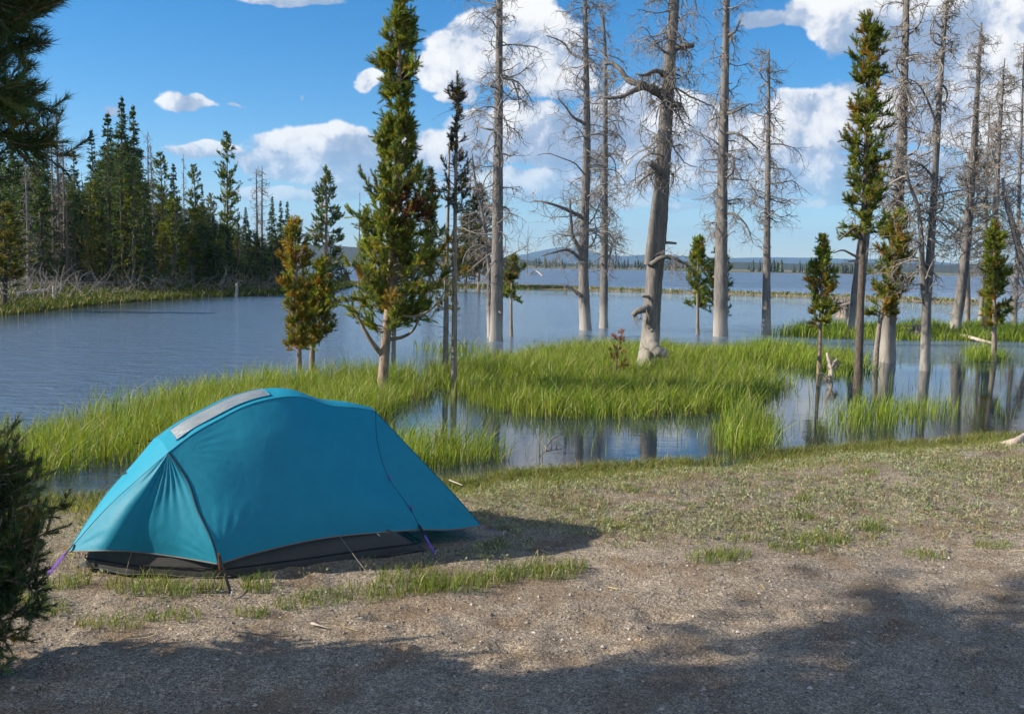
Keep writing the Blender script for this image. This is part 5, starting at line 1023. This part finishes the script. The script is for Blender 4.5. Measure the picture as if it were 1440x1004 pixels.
    strap(A+(P1-A)*.06+[0, -.012, .012], A+(SA-A)*.18+[0, -.012, .006], m_dark, .016)
    SB = ong(325, 842, 0); strap(B+[0, -.008, .05], SB+[0, 0, .02], m_dark, .016); stake(SB, (0, -.4, 0)); strap(B+[-.005, -.012, .07], B+[.0, -.018, -.03], plain('orange_tab', (.35, .10, .03)), .012)
    SR2 = ong(611, 783, 0); strap(R2+[0, -.012, .0], SR2+[0, 0, .012], m_purple, .016); strap(R2+[-.02, -.008, .035], R2+(SR2-R2)*.22+[0, -.012, .004], m_dark, .02); stake(SR2, (.2, -.3, 0))
    SR = ong(706, 757, 0); strap(R, SR+[0, 0, .012], m_purple, .012); stake(SR, (.4, 0, 0))
    for q in (SA, ) : pass
    SRM, RM = M([SR])[0], M([R])[0]; strap(RM, SRM+[0, 0, .012], m_purple, .012); stake(SRM, (.4, 0, 0)); R2M, SR2M = M([R2])[0], M([SR2])[0]; strap(R2M, SR2M+[0, 0, .012], m_purple, .016); BM, SBM = M([B])[0], M([SB])[0]; strap(BM, SBM+[0, 0, .02], m_dark, .016)
    for q, nm in ((onb(546, 674, .262), 'guy_loop'), (onb(577, 716, .165), 'guy_loop')): line(nm, [q+[0, -.004, .018], q+[.004, -.014, .0], q+[.006, -.006, -.018]], .005, m_purple, 8)
    g0 = onb(478, 757, .055); g1 = ong(523, 817, 0.01); line('guy_line', [g0, g1], .0016, plain('pale_cord', (.35, .30, .22)), 6)
    g0 = ong(185, 778, .135); g1 = ong(176, 812, .01); line('guy_line', [g0, g1], .0012, plain('pale_cord', (.35, .30, .22)), 6)
    for q in (onb(193, 628, .86), onb(211, 625, .8)): line('toggle', [q+[-.012, 0, .01], q+[.012, 0, .012]], .004, m_dark, 4)
    q = onb(173, 672, .72); line('zip_pull', [q+[-.01, -.005, .012], q+[.02, -.005, .022]], .006, m_pipe, 4)
    line('white_toggle', [onb(530, 752, .085)+[0, -.004, 0], onb(534, 756, .08)], .0035, plain('white_plastic', (.75, .75, .74)), 4)
    # groundsheet edge and gear in the shade under the right end
    gs = [ong(110, 806, .006), ong(150, 800, .006), ong(150, 812, .006), ong(112, 812, .006)]; gc = np.concatenate([cen+(base-cen)*1.035]); gc[:, 2] = .008+.006*np.sin(np.arange(k)*.9); mb = MB(); mb.add(W(np.concatenate([gc, cen[None]+[0, 0, .004]])), t=[(j, (j+1) % k, k) for j in range(k)]); mb.obj('groundsheet', plain('grey_groundsheet', (.10, .10, .10)), root)
    return root
build_tent()
#=DETAILS=
# ------------------------------------------------------------------ driftwood, stumps, logs
def log(name, label, pts, r0, r1, seed, cat='log', mat=None, branches=6, bl=.3, k=12, lump=.08, group=None):
    rng = np.random.default_rng(seed); base = np.asarray(pts[0], float); P = spline(pts, 26); n = 26; u = np.linspace(0, 1, n); R = r0+(r1-r0)*u; a = np.arange(k)*6.28/k
    tan = nrm(np.gradient(P, axis=0)); N = nrm(np.cross(tan, [0, 0, 1.])); Bn = np.cross(tan, N); lm = 1+lump*(np.sin(3*a+rng.random()*6)[None]+rng.normal(0, .5, (n, k)))
    V = P[:, None]+(R[:, None]*lm)[..., None]*(np.cos(a)[None, :, None]*N[:, None]+np.sin(a)[None, :, None]*Bn[:, None]); i = np.arange(n*k).reshape(n, k); nx = np.roll(i, -1, 1)
    t = [(i[-1, j], i[-1, (j+1) % k], n*k) for j in range(k)]+[(i[0, (j+1) % k], i[0, j], n*k+1) for j in range(k)]
    mb = MB(); mb.add(np.concatenate([V.reshape(-1, 3), P[-1:]+tan[-1:]*r1*.2, P[:1]-tan[:1]*r0*.2]), t=t, q=np.stack([i[:-1], nx[:-1], nx[1:], i[1:]], -1).reshape(-1, 4))
    root = empty(name, base, label, cat, group); mb.obj('stem', mat or M_DRIFT, root, origin=base)
    if branches:
        tw = MB(); j = rng.integers(3, n-2, branches); aa = rng.random(branches)*6.28; d = np.cos(aa)[:, None]*N[j]+np.sin(aa)[:, None]*np.abs(Bn[j])+tan[j]*.4
        tubes(tw, walk(rng, P[j], d, rng.uniform(.4, 1., branches)*bl, 6, .2, np.array([0, 0, -.02])), np.maximum(r1*.35, .006)*np.linspace(1, .4, 6)[None]*np.ones((branches, 1)), 5); tw.obj('branch_stubs', mat or M_DRIFT, root, origin=base)['kind'] = 'stuff'
    return root
def root_wad(name, label, base, r, h, seed, n=22, group=None, cat='root stump', mat=None):
    """upturned root plate: a core with crooked roots fanning out"""
    rng = np.random.default_rng(seed); base = np.asarray(base, float); root = empty(name, base, label, cat, group)
    mb, P, R = trunk_mesh(rng, [base-[0, 0, .2], base, base+[.04*h, 0, h*.45], base+[.1*h, 0, h*.75]], r*.55, r*.22, k=14, flare=.7, lump=.16, n=20, fl=h*.3); mb.obj('core', mat or M_DRIFT, root, origin=base)
    tw = MB(); a = rng.random(n)*6.28; s = base+np.stack([.25*r*np.cos(a), .25*r*np.sin(a), rng.uniform(.1, .7, n)*h], 1)
    tubes(tw, walk(rng, s, np.stack([np.cos(a), np.sin(a), rng.normal(.45, .5, n)], 1), rng.uniform(.5, 1.2, n)*max(r, h)*.8, 8, .22, np.array([0, 0, .01])), r*.11*np.linspace(1, .22, 8)[None]*rng.uniform(.6, 1.3, (n, 1)), 6); tw.obj('roots', mat or M_DRIFT, root, origin=base)['kind'] = 'stuff'
    return root
b = gnd(1186, 447); root_wad('upturned_roots', 'upturned tangle of brown roots at the water behind the small pine', b, .50, .95, 301, 34, mat=M_BARKG)
b = gnd(1289, 476); root_wad('rotten_stump', 'brown rotten stump left of the forked dead tree', b, .42, .62, 302, 10, cat='stump', mat=M_BARKG)
G = gnd(1338, 472); log('fallen_log', 'pale fallen log pointing right from the leaning dead tree', [G+[-.2, 0, .14], gnd(1365, 480)+[0, 0, .12], gnd(1396, 486)+[0, 0, .06]], .07, .045, 303, branches=5, bl=.4)
root_wad('brush_pile', 'dark tangle of broken branches at the leaning dead tree foot', gnd(1328, 474), .6, .25, 304, 40, cat='brush', mat=M_BARKD)
log('driftwood', 'bleached driftwood piece on the grassy shore at the right edge', [np.append(gnd(1405, 632, -.2)[:2], surf(*gnd(1405, 632, -.2)[:2])[0]+.02), np.append(gnd(1424, 640, -.15)[:2], surf(*gnd(1424, 640, -.15)[:2])[0]+.04), np.append(gnd(1446, 636, -.15)[:2], surf(*gnd(1446, 636, -.15)[:2])[0]+.10)], .025, .06, 305, cat='driftwood', branches=4, bl=.2)
log('driftwood', 'white driftwood branch on the gravel bar by the far dead stem', [gnd(745, 387)+[0, 0, .3], gnd(753, 384)+[0, 0, .7], gnd(763, 389)+[0, 0, .15]], .22, .12, 306, cat='driftwood', branches=4, bl=1.)
root_wad('dark_root_stump', 'dark root stump on the grassy spit left of the tall pine', gnd(485, 400), .9, 1.7, 307, 12, mat=M_BARKD)
rngd = np.random.default_rng(310)
for x0, y0, x1, y1, lab, r in ((205, 397, 312, 407, 'long pale log lying along the bank before the wood', .14), (95, 405, 168, 403, 'pale log on the dark bank under the spruce clump', .13), (20, 416, 88, 410, 'grey log on the bank near the left edge', .14), (300, 399, 372, 401, 'grey log lying under the twin dead trees', .13)):
    A_ = gnd(x0, y0, .05); B_ = gnd(x1, y1, .05)
    for q in (A_, B_): q[2] = float(gz(q[0], q[1])[0])+.16
    log('fallen_log', lab, [A_, (A_+B_)/2+[0, 0, .05], B_], r, r*.6, int(x0), branches=8, bl=1.1, group='logs along the left bank')
b = gnd(137, 419); root_wad('pale_stump', 'small pale stump at the waterline of the left bank', b, .35, .5, 311, 6, cat='stump')
b, p = tpath([(332, 417), (333, 408), (333, 398)]); snag('broken_stub', 'thin pale broken post at the far left waterline', b, p, .12, .09, nb=2, zr=(.4, .9), Lr=(.2, .4), seed=312, stubs=2, k=8, n=12, twig=0, sub=0, cat='stub', mat=M_DRIFT)
b, p = tpath([(77, 428), (76, 414), (75, 402)]); snag('broken_stub', 'pale leaning stub on the dark bank near the left edge', b, p, .10, .06, nb=3, zr=(.3, .9), Lr=(.3, .8), seed=313, stubs=2, k=8, n=12, twig=0, sub=0, cat='stub', mat=M_DRIFT)
log('drowned_branch', 'dark crooked branch poking out of the near pool', [gnd(764, 640)+[0, 0, -.05], gnd(772, 628)+[0, 0, .05], gnd(790, 620)+[0, 0, .10]], .012, .005, 314, cat='branch', mat=M_BARKG, branches=5, bl=.3, k=7)
log('twig', 'pale dry stick on the turf right of the tent', [np.append(gnd(632, 672, -.2)[:2], -.22), np.append(gnd(650, 682, -.2)[:2], -.2)], .008, .004, 315, cat='stick', mat=M_DRIFT, branches=0, k=6)
log('wood_chip', 'curled tan bark strip on the gravel before the tent', [np.append(gnd(438, 880, 0)[:2], surf(*gnd(438, 880, 0)[:2])[0]+.012), np.append(gnd(448, 884, 0)[:2], surf(*gnd(448, 884, 0)[:2])[0]+.02), np.append(gnd(462, 886, 0)[:2], surf(*gnd(462, 886, 0)[:2])[0]+.008)], .008, .003, 316, cat='bark', mat=M_DRIFT, branches=0, k=6)

# ------------------------------------------------------------------ air
def haze():
    mb = MB(); x0, x1, y0, y1, z0, z1 = -17000, 17000, -500, 11500, -8, 420
    v = [(x, y, z) for z in (z0, z1) for y in (y0, y1) for x in (x0, x1)]; mb.add(v, q=[(0, 2, 3, 1), (4, 5, 7, 6), (0, 1, 5, 4), (2, 6, 7, 3), (0, 4, 6, 2), (1, 3, 7, 5)])
    m = bpy.data.materials.new('air'); m.use_nodes = True; T = NT(m.node_tree); p = T.n('ShaderNodeVolumePrincipled'); p.inputs['Color'].default_value = (.38, .64, 1, 1); p.inputs['Density'].default_value = 1.0e-4; p.inputs['Anisotropy'].default_value = .1
    o = T.n('ShaderNodeOutputMaterial'); T.l(p.outputs[0], o.inputs['Volume']); tag(mb.obj('haze', m, smooth=False), 'thin blue air haze over the lake', 'haze', kind='stuff')
haze()
